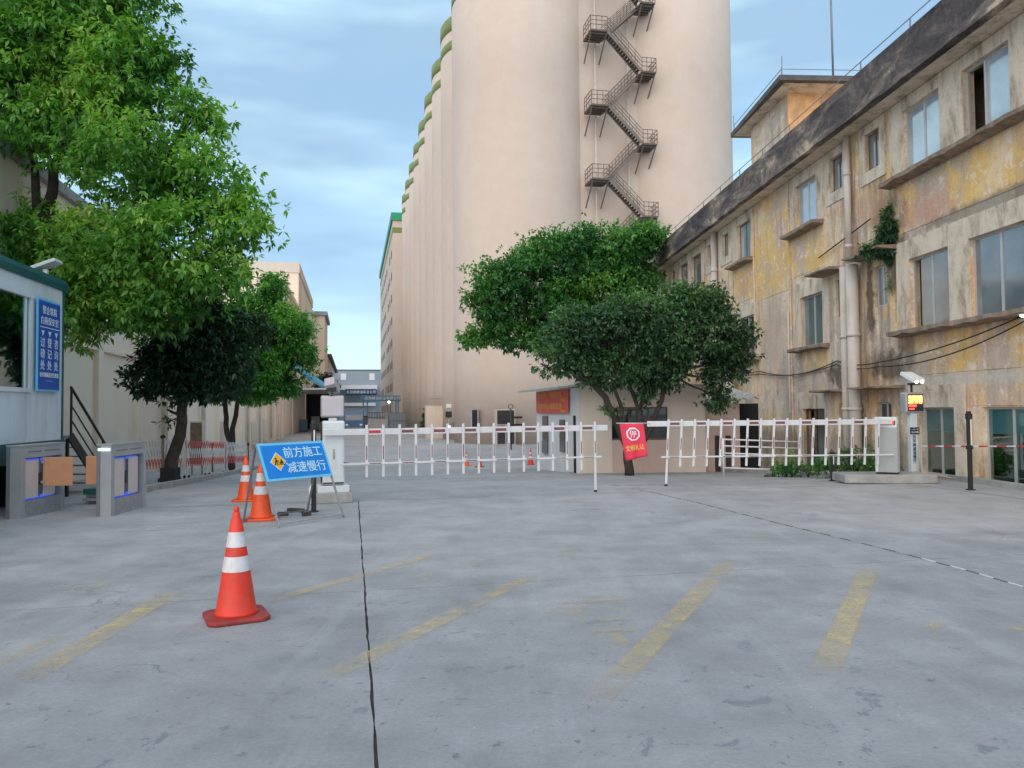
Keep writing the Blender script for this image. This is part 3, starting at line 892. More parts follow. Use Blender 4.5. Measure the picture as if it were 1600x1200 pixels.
ba, ba_ = block('warehouse', 'taller cream warehouse block with a ledge, its end wall just right of the trees', 'building', -30, -7.2, 86.5, 108, 15.3, M['warehouse_render'])
part(ba, 'parapet', ba_(-30.1, 86.3, 15.3), ba_(-7.0, 108.1, 15.75), M['warehouse_render'])
part(ba, 'downpipe', ba_(-7.7, 86.2, -1), ba_(-7.45, 86.45, 15), M['pipe_pvc'])
part(ba, 'wall_lamp', ba_(-7.15, 100, 13.0), ba_(-6.2, 100.5, 13.5), M['roof_sheet'])
bb, bb_ = block('warehouse', 'highest cream warehouse block on the left, with two hooded lamps on its corner', 'building', -30, -7.2, 109, 146, 20.6, M['warehouse_render'])
part(bb, 'parapet', bb_(-30.1, 108.85, 20.6), bb_(-7.05, 146.1, 22.0), M['warehouse_dark'])
for (s, z) in ((118, 15.6), (123, 13.8)):
    m = MB(); m.tube([bb_(-7.2, s, z), bb_(-6.6, s, z + .7), bb_(-5.9, s, z + .75), bb_(-5.5, s, z + .3)], 0.35, 8); m.build('hooded_lamp', M['roof_sheet'], bb)
part(bb, 'downpipe', bb_(-7.15, 112, 0), bb_(-6.95, 112.4, 20), M['pipe_pvc'])
bc, bc_ = block('warehouse', 'cream block with a thin dark cornice farther down the street on the left', 'building', -30, -5.0, 147, 164, 19.4, M['warehouse_render'])
part(bc, 'cornice', bc_(-30.2, 146.6, 19.4), bc_(-4.5, 164.3, 20.1), M['grey_cladding'])
bd, bd_ = block('mill_hall', 'low hall with an eaves line receding to the street end on the left', 'building', -30, -4.9, 165, 234, 12.8, M['warehouse_dark'])
part(bd, 'eaves', bd_(-30.2, 164.8, 12.8), bd_(-4.2, 234.2, 13.5), M['slab_roof'])
for i in range(8):
    part(bd, 'window', bd_(-4.95, 170 + i * 8, 8.2), bd_(-4.85, 173 + i * 8, 10.2), M['glass_dark'])

be, be_ = block('end_hall', 'grey hall closing the far end of the street, two small windows over a white canopy', 'building', -9, 16, 240, 262, 13.9, M['grey_cladding'])
part(be, 'canopy', be_(-7, 236.5, 7.9), be_(7.5, 240.1, 9.3), M['white_plain'])
part(be, 'canopy', be_(-5, 237.5, 3.0), be_(7.0, 240.05, 4.0), M['white_plain'])
part(be, 'parapet', be_(-9.1, 239.9, 13.9), be_(16.1, 262.1, 14.2), M['slab_roof'])
for la in (-2.6, 6.0):
    part(be, 'window', be_(la - .8, 239.9, 11.0), be_(la + .8, 240.05, 13.0), M['white_plain'])
part(be, 'doorway', be_(-4, 239.85, -1.2), be_(7, 240.04, 2.8), M['roof_sheet'])
dsn = thing('hall_sign', 'dark navy company sign with white characters below the white canopy of the end hall', 'sign', sp(2.7, 236.2, 6.2), STREET_RZ)
part(dsn, 'panel', (-4.6, -.1, 0), (4.6, .1, 1.9), M['sign_navy'])
text('lettering', '东白燕粮油实业公司', 0.98, M['sign_white'], dsn, plane_M((0, -.13, .95), (1, 0, 0), (0, 0, 1)), bold=.004, depth=.02)

gt = thing('street_gate', 'blue-grey gateway beam with white lettering across the works street', 'gate', sp(4.9, 136, ZLOW), STREET_RZ)
part(gt, 'beam', (-3.6, -.25, 4.35), (3.4, .25, 5.35), M['gate_blue'])
for x in (-3.0, -2.3, 2.6, 3.0):
    part(gt, 'post', (x - .12, -.12, 0), (x + .12, .12, 4.35), M['gate_blue'])
text('lettering', '白燕粮油实业有限公司', 0.62, M['sign_white'], gt, plane_M((.3, -.28, 4.85), (1, 0, 0), (0, 0, 1)), bold=.004, depth=.02)

# loading shed with canopy on the left of the street
sh = thing('loading_shed', 'shaded loading shed with a thin pale canopy on the left side of the street', 'shed', sp(-5.2, 104, ZLOW), STREET_RZ)
part(sh, 'canopy', (-1.95, -9, 5.3), (2.9, 16, 5.5), M['cabinet_white'])
part(sh, 'back_wall', (-1.6, 15.6, 0), (2.0, 15.9, 5.3), M['dark_interior'])  # near-black wall: the shade under the canopy is put into its colour
part(sh, 'side_wall', (-1.97, -8, 0), (-1.75, 15.5, 5.29), M['warehouse_dark'])
for y in (-8.5, 4, 15): part(sh, 'post', (2.5, y - .1, 0), (2.7, y + .1, 5.3), M['steel_dark'])
for (x, y, w, h) in ((-1.2, 3, 1.0, 1.6), (0.2, 6, 1.1, 2.0), (1.2, 2, .8, 1.2)):
    t = thing('pallet_load', {(-1.2): 'green wrapped pallet load against the wall under the loading canopy', 0.2: 'tall dark pallet load in the middle of the loading shed', 1.2: 'low dark pallet load at the street edge of the loading shed'}[x], 'pallet load', sp(-5.2 + x, 104 + y, ZLOW), STREET_RZ, 'pallet loads in the loading shed')
    part(t, 'pallet', (-w / 2, -w / 2, 0), (w / 2, w / 2, .14), M['wood_dark'])
    part(t, 'load', (-w / 2 + .03, -w / 2 + .03, .14), (w / 2 - .03, w / 2 - .03, h), M['gate_blue'] if x < 0 else M['steel_dark'])
cv = thing('conveyor', 'slanting pale blue conveyor duct above the loading canopy', 'conveyor', sp(-6.6, 92, ZLOW), STREET_RZ)
m = MB(); m.bar((-.2, 0, 8.0), (3.4, 6, 5.75), 0.55, 0.55); m.build('duct', M['sign_edge'], cv)
m = MB(); m.bar((-.2, 0, 7.7), (-.2, 0, 5.6), 0.12); m.build('support', M['steel_dark'], cv)

# parked lorry
tk = thing('parked_lorry', 'blue-cabbed lorry parked in the street behind the left barrier cabinet', 'lorry', sp(0.2, 92, ZLOW), STREET_RZ)
m = MB(); m.prism([(-1.1, -1, .7), (-1.1, -1.0, 1.6), (-1.1, -.7, 2.7), (-1.1, 1.0, 2.75), (-1.1, 1.0, .7)], (2.2, 0, 0)); cab = m.build('cab', M['truck_blue'], tk, bevel=.06)
m = MB(); m.quad((-.95, -1.01, 1.65), (.95, -1.01, 1.65), (.95, -.73, 2.55), (-.95, -.73, 2.55)); m.build('windscreen', M['glass_dark'], cab)
m = MB(); m.span((-1.0, -1.08, .55), (1.0, -.98, .85)); m.build('bumper', M['steel_dark'], cab)
m = MB(); m.span((-1.15, 1.1, 1.0), (1.15, 6.5, 3.0)); m.build('cargo_body', M['steel_dark'], tk)
for x in (-.8, .8):
    m = MB(); m.span((x - .15, -1.06, 1.0), (x + .15, -1.0, 1.2)); m.build('headlight', M['white_plain'], tk)
for (x, y) in ((-.95, 0), (.95, 0), (-.95, 5), (.95, 5)):
    m = MB(); m.tube([(x - .14, y, .5), (x + .14, y, .5)], 0.5, 16); m.build('wheel', M['black_rubber'], tk)

# worker standing in the loading bay and scooters far down the street are only a few pixels: one rack of bicycles
bk = thing('railing', 'dark railing far down the street in front of the end hall', 'railing', sp(5.6, 180, ZLOW), STREET_RZ)
m = MB()
for i in range(12): m.bar((-2 + i * .36, 0, 0), (-2 + i * .36, 0, 2.3), .1)
m.bar((-2, 0, 2.3), (2, 0, 2.3), .12); m.bar((-2, 0, 1.2), (2, 0, 1.2), .12)
m.build('bars', M['black_metal'], bk)
cg = thing('wire_cage', 'grey wire cage standing at the corner of the far silo', 'cage', sp(6.6, 118, ZLOW), STREET_RZ)
m = MB()
for i in range(7): m.bar((-1.3 + i * .43, 0, 0), (-1.3 + i * .43, 0, 2.4), .06)
for z in (.1, 1.2, 2.4): m.bar((-1.3, 0, z), (1.3, 0, z), .08)
m.build('bars', M['steel_dark'], cg)
part(cg, 'sheet', (-1.3, .05, 0), (1.3, .1, 2.3), M['grey_cladding'])
yl = thing('yard_lamp', 'small lit yard lamp on a pole before the far silo', 'lamp', sp(5.2, 112, ZLOW), STREET_RZ)
m = MB(); m.tube([(0, 0, 0), (0, 0, 3.8)], .06, 8); m.build('pole', M['steel_dark'], yl)
m = MB(); m.lathe([(.05, 3.8), (.17, 3.88), (.17, 4.0), (.05, 4.1)], 12); m.build('lamp_head', M['led_white'], yl)
md = thing('road_hump', 'pale concrete ramp block on the far roadway before the end hall', 'ramp', sp(3.6, 128, ZLOW), STREET_RZ)
m = MB(); m.prism([(-1.2, 0, 0), (-.9, 0, 1.3), (2.6, 0, 1.2), (3.3, 0, .4), (3.3, 0, 0)], (0, 3, 0)); m.build('block', M['concrete_pale'], md)
fb_ = thing('litter_bin', 'dark tapered litter bin on the far roadway left of the ramp', 'bin', sp(2.0, 124, ZLOW), STREET_RZ)
m = MB(); m.lathe([(.22, 0), (.42, 1.6), (.45, 1.7)], 12); m.build('body', M['steel_dark'], fb_)
m = MB(); m.lathe([(.47, 1.7), (.47, 1.82), (.3, 1.95)], 12); m.build('lid', M['black_metal'], fb_)

# ================================================================ OLD YELLOW BUILDING
OB = thing('old_building', 'old three-storey building with peeling ochre plaster and a black mouldy parapet', 'building', (9.634, 8, 0), R(3.194))
def ly(Y): return (Y - 8) / 0.99845
holes = []
wins = []
def W(Y0_, Y1_, z0, z1, kind='slide', glassm='glass_sky', frame='alu_frame', surround=True, openp=None):
    holes.append((ly(Y0_), ly(Y1_), z0, z1)); wins.append((ly(Y0_), ly(Y1_), z0, z1, kind, glassm, frame, surround, openp))
# third storey (near to far)
W(11.3, 12.9, 6.8, 8.30)
W(14.05, 15.41, 6.8, 8.30, openp='far')
W(16.17, 17.56, 6.8, 8.30)
W(18.56, 19.26, 7.40, 8.35, 'small', 'glass_dim', 'rust_frame')
W(20.4, 21.15, 7.40, 8.35, 'small', 'glass_dim', 'rust_frame')
W(22.0, 23.4, 6.85, 8.25)
W(27.2, 28.5, 6.85, 8.25, frame='rust_frame')
W(29.5, 30.2, 7.40, 8.30, 'small', 'glass_dim', 'rust_frame')
W(31.5, 32.1, 7.40, 8.30, 'small', 'glass_dim', 'rust_frame')
W(33.0, 34.4, 6.85, 8.25, glassm='glass_dim', frame='rust_frame')
W(35.0, 36.4, 6.85, 8.25, glassm='glass_dim', frame='rust_frame')
W(37.2, 37.9, 7.40, 8.25, 'small', 'glass_dim', 'rust_frame')
W(40.0, 41.0, 7.2, 8.25, glassm='glass_dim', frame='rust_frame')
# second storey
W(11.3, 12.9, 3.25, 4.85, glassm='glass_dim')
W(13.75, 15.35, 3.25, 4.85, glassm='glass_dim')
W(16.0, 17.45, 3.25, 4.85, glassm='glass_dim', openp='far3')
W(18.4, 19.0, 3.95, 4.95, 'small', 'glass_dim')
W(20.4, 21.0, 3.95, 4.95, 'small', 'glass_dim', 'rust_frame')
W(21.75, 23.2, 3.3, 4.80, glassm='glass_dim')
W(26.9, 28.4, 3.3, 4.80, glassm='glass_dark', openp='far')
W(29.5, 30.2, 3.95, 4.95, 'small', 'glass_dim', 'rust_frame')
W(33.0, 34.4, 3.3, 4.80, glassm='glass_dim')
W(35.0, 36.4, 3.3, 4.80, glassm='glass_dim')
# ground storey (sunk a little below the apron)
W(11.3, 12.9, 0.0, 1.47, 'goods', 'glass_teal')
W(13.6, 15.10, 0.0, 1.47, 'goods_red', 'glass_teal')
W(15.95, 17.15, 0.0, 1.47, 'goods', 'glass_teal')
W(18.35, 19.0, 0.8, 1.60, 'small', 'glass_dark')
W(20.3, 20.95, 0.6, 1.60, 'small', 'glass_dark', 'rust_frame')
W(21.75, 23.2, -.35, 1.45, glassm='glass_dark', openp='far', frame='rust_frame')
W(26.9, 28.4, -.35, 1.45, glassm='glass_dark', frame='rust_frame')

Z0, Z1, YA, YB = -1.4, 8.6, 0.0, ly(41.6)
ysb = sorted({YA, YB, *[h[0] for h in holes], *[h[1] for h in holes]})
zsb = sorted({Z0, Z1, *[h[2] for h in holes], *[h[3] for h in holes]})
wm = MB(); vid = {}
def vv(y, z):
    k_ = (round(y, 4), round(z, 4))
    if k_ not in vid: vid[k_] = len(wm.v); wm.v.append((0, y, z))
    return vid[k_]
for i in range(len(ysb) - 1):
    for j in range(len(zsb) - 1):
        yc = (ysb[i] + ysb[i + 1]) / 2; zc = (zsb[j] + zsb[j + 1]) / 2
        if any(h[0] < yc < h[1] and h[2] < zc < h[3] for h in holes): continue
        wm.f.append((vv(ysb[i], zsb[j]), vv(ysb[i], zsb[j + 1]), vv(ysb[i + 1], zsb[j + 1]), vv(ysb[i + 1], zsb[j]))); wm.m.append(0); wm.sm.append(False)
D = 0.24
for (a_, b_, z0, z1) in holes:
    wm.quad((0, a_, z0), (D, a_, z0), (D, a_, z1), (0, a_, z1))
    wm.quad((0, b_, z0), (0, b_, z1), (D, b_, z1), (D, b_, z0))
    wm.quad((0, a_, z1), (D, a_, z1), (D, b_, z1), (0, b_, z1))
    wm.quad((0, a_, z0), (0, b_, z0), (D, b_, z0), (D, a_, z0))
wm.quad((0, YB, Z0), (12, YB, Z0), (12, YB, Z1), (0, YB, Z1))
wm.quad((0, YA, Z0), (12, YA, Z0), (12, YA, Z1), (0, YA, Z1))
wm.quad((12, YA, Z0), (12, YB, Z0), (12, YB, Z1), (12, YA, Z1))
wm.build('wall', M['old_plaster'], OB)
m = MB(); m.span((0.9, YA + .1, -1.3), (0.95, YB - .1, 8.5)); m.build('inner_partition', M['room_wall'], OB)
m = MB()
for z in (2.6, 6.1): m.span((D + .01, YA + .1, z), (.9, YB - .1, z + .15))
m.build('floor_slab', M['dark_interior'], OB)

for (a_, b_, z0, z1, kind, gm, fr, sur, op) in wins:
    FX = 0.085
    f = MB(); t_ = 0.045
    f.span((FX, a_, z0), (FX + .05, b_, z0 + t_)); f.span((FX, a_, z1 - t_), (FX + .05, b_, z1))
    f.span((FX, a_, z0 + t_), (FX + .05, a_ + t_, z1 - t_)); f.span((FX, b_ - t_, z0 + t_), (FX + .05, b_, z1 - t_))
    mid = (a_ + b_) / 2
    if op != 'far': f.span((FX, mid - .03, z0 + t_), (FX + .05, mid + .03, z1 - t_))
    win = f.build('window', M[fr], OB)
    gl_ = M[gm]
    if kind == 'small':
        ps = [(a_ + t_, mid - .03), (mid + .03, b_ - t_)]
    elif op == 'far':      # both sashes slid to the near side, far half open
        ps = [(a_ + t_, a_ + (b_ - a_) * .55)]
        m = MB(); m.span((FX - .03, a_ + (b_ - a_) * .55, z0 + t_), (FX + .03, a_ + (b_ - a_) * .55 + .05, z1 - t_)); m.build('sash_stile', M[fr], win)
    elif op == 'far3':
        ps = [(a_ + t_, mid - .03), (mid + .03, b_ - .28)]
    else:
        ps = [(a_ + t_, mid - .03), (mid + .03, b_ - t_)]
    for (p0, p1) in ps:
        if kind in ('goods', 'goods_red'):
            m = MB(); m.span((FX + .015, p0, z0 + .95), (FX + .025, p1, z1 - t_)); m.build('pane', M['glass_teal'], win)
            m = MB(); m.span((FX + .015, p0, z0 + t_), (FX + .025, p1, z0 + .95)); m.build('pane', M['clear_glass'], win)
        else:
            m = MB(); m.span((FX + .015, p0, z0 + t_), (FX + .027, p1, z1 - t_)); m.build('pane', gl_, win)
    if kind == 'goods':
        part(win, 'stacked_goods', (.4, a_ + .05, z0), (.8, b_ - .05, z0 + .55), M['yellow_goods'])
        part(win, 'stacked_goods', (.38, a_ + .05, z0 + .56), (.8, b_ - .05, z0 + .78), M['steel_dark'])
        part(win, 'stacked_goods', (.45, a_ + .05, z0 + .80), (.8, b_ - .05, z0 + .95), M['sign_white'])
    if kind == 'goods_red':
        part(win, 'stacked_goods', (.4, a_ + .05, z0), (.8, mid, z0 + .62), M['red_goods'])
        part(win, 'stacked_goods', (.4, mid + .02, z0), (.8, b_ - .05, z0 + .75), M['sign_white'])
# plaster surrounds (pale bands standing 3 cm proud, in one piece round each window or pair)
def frame_band(y0, y1, z0, z1, hs):
    """rect y0..y1 x z0..z1 with window holes hs cut out, proud of the wall"""
    ys_ = sorted({y0, y1, *[h for q in hs for h in (q[0] , q[1])]}); zs_ = sorted({z0, z1, *[h for q in hs for h in (q[2], q[3])]})
    m = MB()
    for i in range(len(ys_) - 1):
        for j in range(len(zs_) - 1):
            yc = (ys_[i] + ys_[i + 1]) / 2; zc = (zs_[j] + zs_[j + 1]) / 2
            if any(h[0] < yc < h[1] and h[2] < zc < h[3] for h in hs): continue
            m.span((-.03, ys_[i], zs_[j]), (0.0, ys_[i + 1], zs_[j + 1]))
    m.build('window_surround', M['old_white'], OB)
def hs_in(y0, y1, z0, z1): return [h for h in holes if h[0] > y0 and h[1] < y1 and h[2] > z0 - .8 and h[3] < z1 + .2 and h[3] > z0]
for (Ya, Yb, z0, z1) in ((10.8, 18.1, 6.79, 8.58), (18.3, 19.5, 7.1, 8.58), (20.2, 21.4, 7.1, 8.58), (21.6, 23.8, 6.84, 8.58), (26.9, 29.0, 6.84, 8.58), (29.2, 30.5, 7.1, 8.58), (31.2, 32.4, 7.1, 8.58), (32.7, 38.3, 6.84, 8.58), (39.7, 41.4, 7.0, 8.58),
                         (10.8, 17.95, 3.24, 5.3), (21.4, 23.6, 3.29, 5.25), (26.5, 28.8, 3.29, 5.2), (32.7, 36.8, 3.29, 5.2),
                         (15.6, 17.6, -.01, 1.95), (21.4, 23.6, -.36, 1.95), (26.5, 28.8, -.36, 1.95)):
    a_, b_ = ly(Ya), ly(Yb)
    frame_band(a_, b_, z0, z1, [h for h in holes if h[0] > a_ and h[1] < b_ and h[2] >= z0 - .01 and h[3] <= z1 + .01])
# strong ochre apron panels sheltered by the ledges
for (Ya, Yb, z0, z1) in ((10.8, 18.0, 5.5, 6.62), (10.8, 17.9, 2.2, 3.08), (21.6, 23.7, 5.5, 6.66), (21.5, 23.5, 2.5, 3.1), (26.9, 28.9, 5.4, 6.66), (23.85, 26.8, 5.2, 8.59), (10.8, 15.4, 1.5, 2.18)):
    part(OB, 'plaster_panel', (-.012, ly(Ya), z0), (0.0, ly(Yb), z1), M['old_ochre'])
# broken window ledges and canopies
def ledge(Ya, Yb, z, dep=.34, th=.11, name='ledge'):
    m = MB(); n = max(3, int((Yb - Ya) / .35)); a_ = ly(Ya); b_ = ly(Yb)
    prev = None
    rr = random.Random(int(Ya * 10))
    for i in range(n + 1):
        y = a_ + (b_ - a_) * i / n; d = dep + rr.uniform(-.035, .02); tt = th + rr.uniform(-.025, .02)
        cur = [(-0.032 if name == 'ledge' else 0, y, z), (-d, y, z - .02), (-d, y, z - tt), (-0.032 if name == 'ledge' else 0, y, z - th - .03)]
        if prev:
            o_ = len(m.v); m.v += prev + cur
            for (p, q) in ((0, 1), (1, 2), (2, 3), (3, 0)):
                m.f.append((o_ + p, o_ + q, o_ + 4 + q, o_ + 4 + p)); m.m.append(0); m.sm.append(False)
        else:
            o_ = len(m.v); m.v += cur; m.f.append((o_, o_ + 1, o_ + 2, o_ + 3)); m.m.append(0); m.sm.append(False)
        prev = cur
    o_ = len(m.v); m.v += prev; m.f.append((o_ + 3, o_ + 2, o_ + 1, o_)); m.m.append(0); m.sm.append(False)
    m.build(name, M['ledge'], OB)
ledge(10.8, 18.15, 6.79); ledge(21.6, 23.9, 6.84); ledge(26.9, 29.1, 6.84)
ledge(10.8, 17.95, 3.24); ledge(21.4, 23.6, 3.29, .3); ledge(26.5, 28.9, 3.29, .3)
ledge(20.3, 21.7, 5.25, .55, .07, 'canopy'); ledge(17.9, 19.6, 5.30, .5, .08, 'canopy')
ledge(20.3, 21.8, 1.98, .45, .06, 'canopy'); ledge(17.75, 19.5, 2.0, .5, .06, 'canopy')

# parapet, soffit and roof
pm = MB(); nseg = 80
for i in range(nseg):
    y0 = YA + (YB + .1 - YA) * i / nseg; y1 = YA + (YB + .1 - YA) * (i + 1) / nseg
    j0 = 0.05 * noise.noise(Vector((y0 * 1.7, 0, 0))); j1 = 0.05 * noise.noise(Vector((y1 * 1.7, 0, 0)))
    e0 = 0.03 * noise.noise(Vector((y0 * 2.9, 5, 0))); e1 = 0.03 * noise.noise(Vector((y1 * 2.9, 5, 0)))
    prof0 = [(-.66, 8.60 + j0), (-.60 + e0, 8.80), (-.58, 9.62 + e0 * .5), (-.38, 9.62 + e0 * .5), (-.38, 8.76), (-.45, 8.60)]
    prof1 = [(-.66, 8.60 + j1), (-.60 + e1, 8.80), (-.58, 9.62 + e1 * .5), (-.38, 9.62 + e1 * .5), (-.38, 8.76), (-.45, 8.60)]
    o_ = len(pm.v)
    pm.v += [(x, y0, z) for x, z in prof0] + [(x, y1, z) for x, z in prof1]
    n6 = 6
    for k_ in range(n6):
        k2 = (k_ + 1) % n6
        pm.f.append((o_ + k_, o_ + k2, o_ + n6 + k2, o_ + n6 + k_)); pm.m.append(0); pm.sm.append(False)
    if i == 0: pm.f.append(tuple(o_ + k_ for k_ in range(6))); pm.m.append(0); pm.sm.append(False)
    if i == nseg - 1: pm.f.append(tuple(o_ + 6 + k_ for k_ in reversed(range(6)))); pm.m.append(0); pm.sm.append(False)
pm.build('parapet', M['black_mould'], OB)
m = MB(); m.span((-.45, YA, 8.602), (12, YB + .08, 8.75)); m.build('roof_slab', M['old_white'], OB)
# stair tower above the roof
tw = MB(); tw.span((0.02, ly(23.9), 8.75), (4.0, ly(27.05), 11.40)); tower = tw.build('stair_tower', [M['old_tower']], OB)
part(OB, 'tower_side', (0.03, ly(23.885), 9.5), (3.9, ly(23.9), 11.39), M['old_orange'])
m = MB(); m.prism([(-.62, ly(22.95), 11.40), (4.6, ly(22.95), 11.40), (4.6, ly(27.9), 11.40), (-.42, ly(27.9), 11.40)], (0, 0, .16)); m.build('tower_roof', M['slab_roof'], OB)
part(OB, 'tower_roof_soffit', (-.40, ly(23.15), 11.385), (4.4, ly(27.7), 11.399), M['old_white'])
rw = MB()
for i in range(17):
    y = YA + i * 2.1
    if y < YB: rw.bar((-.48, y, 9.6), (-.48, y, 9.9), .025)
rw.bar((-.48, YA, 9.9), (-.48, YB, 9.9), .018)
for (x, Y) in ((-.5, 23.1), (-.35, 27.7), (2.0, 23.1), (4.4, 23.1), (1.8, 27.7)):
    rw.bar((x, ly(Y), 11.56), (x, ly(Y), 11.86), .02)
rw.bar((-.5, ly(23.1), 11.8), (4.4, ly(23.1), 11.8), .016); rw.bar((-.5, ly(23.1), 11.8), (-.35, ly(27.7), 11.8), .016)
rw.bar((-.48, ly(23.1), 11.56), (-.48, ly(23.1), 12.2), .02); rw.bar((-.4, ly(27.6), 11.56), (-.4, ly(27.6), 12.1), .02)
rw.build('lightning_wire', M['steel_dark'], OB)
ap = thing('antenna_mast', 'tall thin dark mast rising from the roof of the stair tower', 'mast', (10.35, 24.2, 11.56))
m = MB(); m.tube([(0, 0, 0), (-.03, 0, 4.2)], .035, 8); m.build('pole', M['steel_dark'], ap)
m = MB(); m.span((-.12, -.12, 0), (.12, .12, .04)); m.build('foot_plate', M['steel_dark'], ap)

# drainpipes
def dp(Y, z0, z1, r, off=.14, lean=0.0):
    m = MB(); m.tube([(-off, ly(Y), z0), (-off, ly(Y) + lean, z1)], r, 12)
    z = z0 + .4
    while z < z1 - .2:
        m.tube([(-off, ly(Y), z), (-off, ly(Y), z + .08)], r * 1.16, 12); z += 1.9
    m.build('drainpipe', M['pipe_pvc'], OB)
dp(19.95, 5.25, 8.6, .085); dp(20.25, -.9, 5.2, .11); dp(19.7, -.9, 5.15, .15, .2)
dp(30.9, -1, 8.6, .13); dp(39.2, 4, 8.6, .12); dp(39.8, 4, 8.6, .12)
dp(29.0, -1.0, 3.2, .12, .3); dp(28.7, -1.0, 2.9, .14, .35); dp(24.0, -1, 4.5, .03, .06)
m = MB(); m.bar((-.05, ly(23.85), -.5), (-.05, ly(23.85), 8.5), .03, .05); m.bar((-.05, ly(26.85), -.5), (-.05, ly(26.85), 8.5), .03, .05)
m.build('wall_seam', M['old_plaster'], OB)
# sagging cables on the wall
def cable(pts, sag, r=.012, n=14):
    m = MB(); P_ = []
    for i in range(len(pts) - 1):
        a_, b_ = Vector(pts[i]), Vector(pts[i + 1])
        for k_ in range(n):
            t = k_ / n; p = a_.lerp(b_, t); p.z -= sag[i] * 4 * t * (1 - t); P_.append(p)
    P_.append(Vector(pts[-1])); m.tube(P_, r, 6)
    return m
cb = MB()
for off, dz in ((0, 0), (.02, -.1)):
    q = cable([(-.06 - off, ly(30.0), 2.9 + dz), (-.06 - off, ly(26.4), 2.75 + dz), (-.06 - off, ly(20.9), 2.75 + dz), (-.3, ly(18.4), 2.55 + dz), (-.1, ly(13.6), 3.15 + dz), (-.1, ly(9), 3.5 + dz)], [.05, .25 + dz, .08, .12 - dz, .1], .014)
    cb._add(q.v, q.f, True)
cb.bar((-.08, ly(21.8), 5.75), (-.1, ly(18.9), 6.15), .025)
cb.build('wall_cable', M['black_rubber'], OB)
m = MB(); m.lathe([(.02, -.05), (.06, -.03), (.06, .03), (.02, .05)], 12, c=(-.15, ly(13.7), 3.12)); m.build('bulb', M['led_white'], OB)

# ================================================================ GATE HUT WITH RED BANNER AND SIDE WALL
zh = -0.375
hut_c = Vector((1.88, 22.5, zh)); hut_l = Vector((0.86, 27.2, zh))
hd = (hut_l - hut_c); hl = hd.length; hrz = math.atan2(-hd.x, hd.y)
HT = thing('gate_hut', 'small white gate hut with a sloping roof sheet behind the left barrier', 'hut', hut_c, hrz)
# local: -x face looks left/towards the street; y runs away from the camera
m = MB(); m.prism([(0, 0, -.5), (3.2, 0, -.5), (3.2, 0, 2.72), (0, 0, 2.5)], (0, hl, 0)); m.build('wall', M['hut_white'], HT)
m = MB(); m.prism([(-.62, -.25, 2.47), (3.4, -.25, 2.80), (3.4, -.25, 2.86), (-.62, -.25, 2.53)], (0, hl + .5, 0)); m.build('roof_sheet', M['roof_sheet'], HT)
for (y0, y1, z0, z1, mt) in ((.25, .75, 0.0, 1.70, 'white_plain'), (1.2, 1.75, .55, 1.55, 'glass_dark'), (3.2, 3.9, .8, 1.65, 'glass_dark')):
    part(HT, 'door' if mt == 'white_plain' else 'window', (-.035, y0, z0), (0, y1, z1), M[mt])
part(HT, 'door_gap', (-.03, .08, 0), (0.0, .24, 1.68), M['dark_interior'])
part(HT, 'window_bars', (-.06, 3.2, .4), (-.04, 3.9, .8), M['steel_dark'])
part(HT, 'corner_trim', (-.02, -.03, 0), (.10, 0, 2.46), M['white_plain'])
BN = thing('red_banner', 'red banner with rows of gold characters tied to the side of the white gate hut', 'banner', hut_c + Vector((0, 0, 1.75)), hrz)
part(BN, 'cloth', (-.075, .62, 0), (-.06, 4.55, .72), M['banner_red'])
MX = lambda y, z: plane_M((-.09, y, z), (0, -1, 0), (0, 0, 1))
text('lettering', '安全第一 预防为主', .22, M['banner_gold'], BN, MX(2.75, .58), sx=1.7, bold=0.0)
text('lettering', '遵章守纪 保障安全', .22, M['banner_gold'], BN, MX(2.75, .20), sx=1.7, bold=0.0)['kind'] = 'stuff'
text('lettering', '平安生产', .09, M['banner_gold'], BN, MX(1.1, .40), sx=1.8, bold=.002)
text('lettering', '平安生产', .09, M['banner_gold'], BN, MX(1.1, .05), sx=1.8, bold=.002)

SW = thing('lean_to', 'cream rendered lean-to wall with a dark window behind the trees in the middle', 'building', (1.93, 22.5, zh))
hw_ = [(1.28, 2.98, .93, 2.0)]
m = MB(); Y0w = 0.0
# front wall with window hole (plane y=0), window local x from .95 to 2.55
def fwall(x0, x1, z0, z1, mat, name='wall', y=0.0, th=.18):
    m = MB(); m.span((x0, y, z0), (x1, y + th, z1)); m.build(name, mat, SW)
fwall(0.06, .98, -.5, 2.62, M['shack_render'])
fwall(.98, 2.62, -.5, .95, M['shack_pink'])
fwall(.98, 2.62, 1.92, 2.62, M['shack_render'])
fwall(2.62, 3.72, -.5, 2.62, M['shack_render'])
m = MB(); m.span((.98, .12, .95), (2.62, .17, 1.0)); m.span((.98, .12, 1.87), (2.62, .17, 1.92)); m.span((1.48, .12, 1.0), (1.53, .17, 1.87)); m.span((2.05, .12, 1.0), (2.10, .17, 1.87))
wn_ = m.build('window', M['rust_frame'], SW)
for (a_, b_) in ((.98, 1.48), (1.53, 2.05), (2.10, 2.62)): part(wn_, 'pane', (a_, .14, 1.0), (b_, .15, 1.87), M['glass_dark'])
m = MB(); m.prism([(-.02, -.25, 2.62), (3.74, -.25, 2.50), (3.74, -.25, 2.56), (-.02, -.25, 2.68)], (0, 5, 0)); m.build('roof_sheet', M['asbestos'], SW)
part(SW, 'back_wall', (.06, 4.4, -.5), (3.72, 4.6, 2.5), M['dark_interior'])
part(SW, 'side_wall', (3.56, .18, -.5), (3.72, 4.4, 2.49), M['shack_render'])
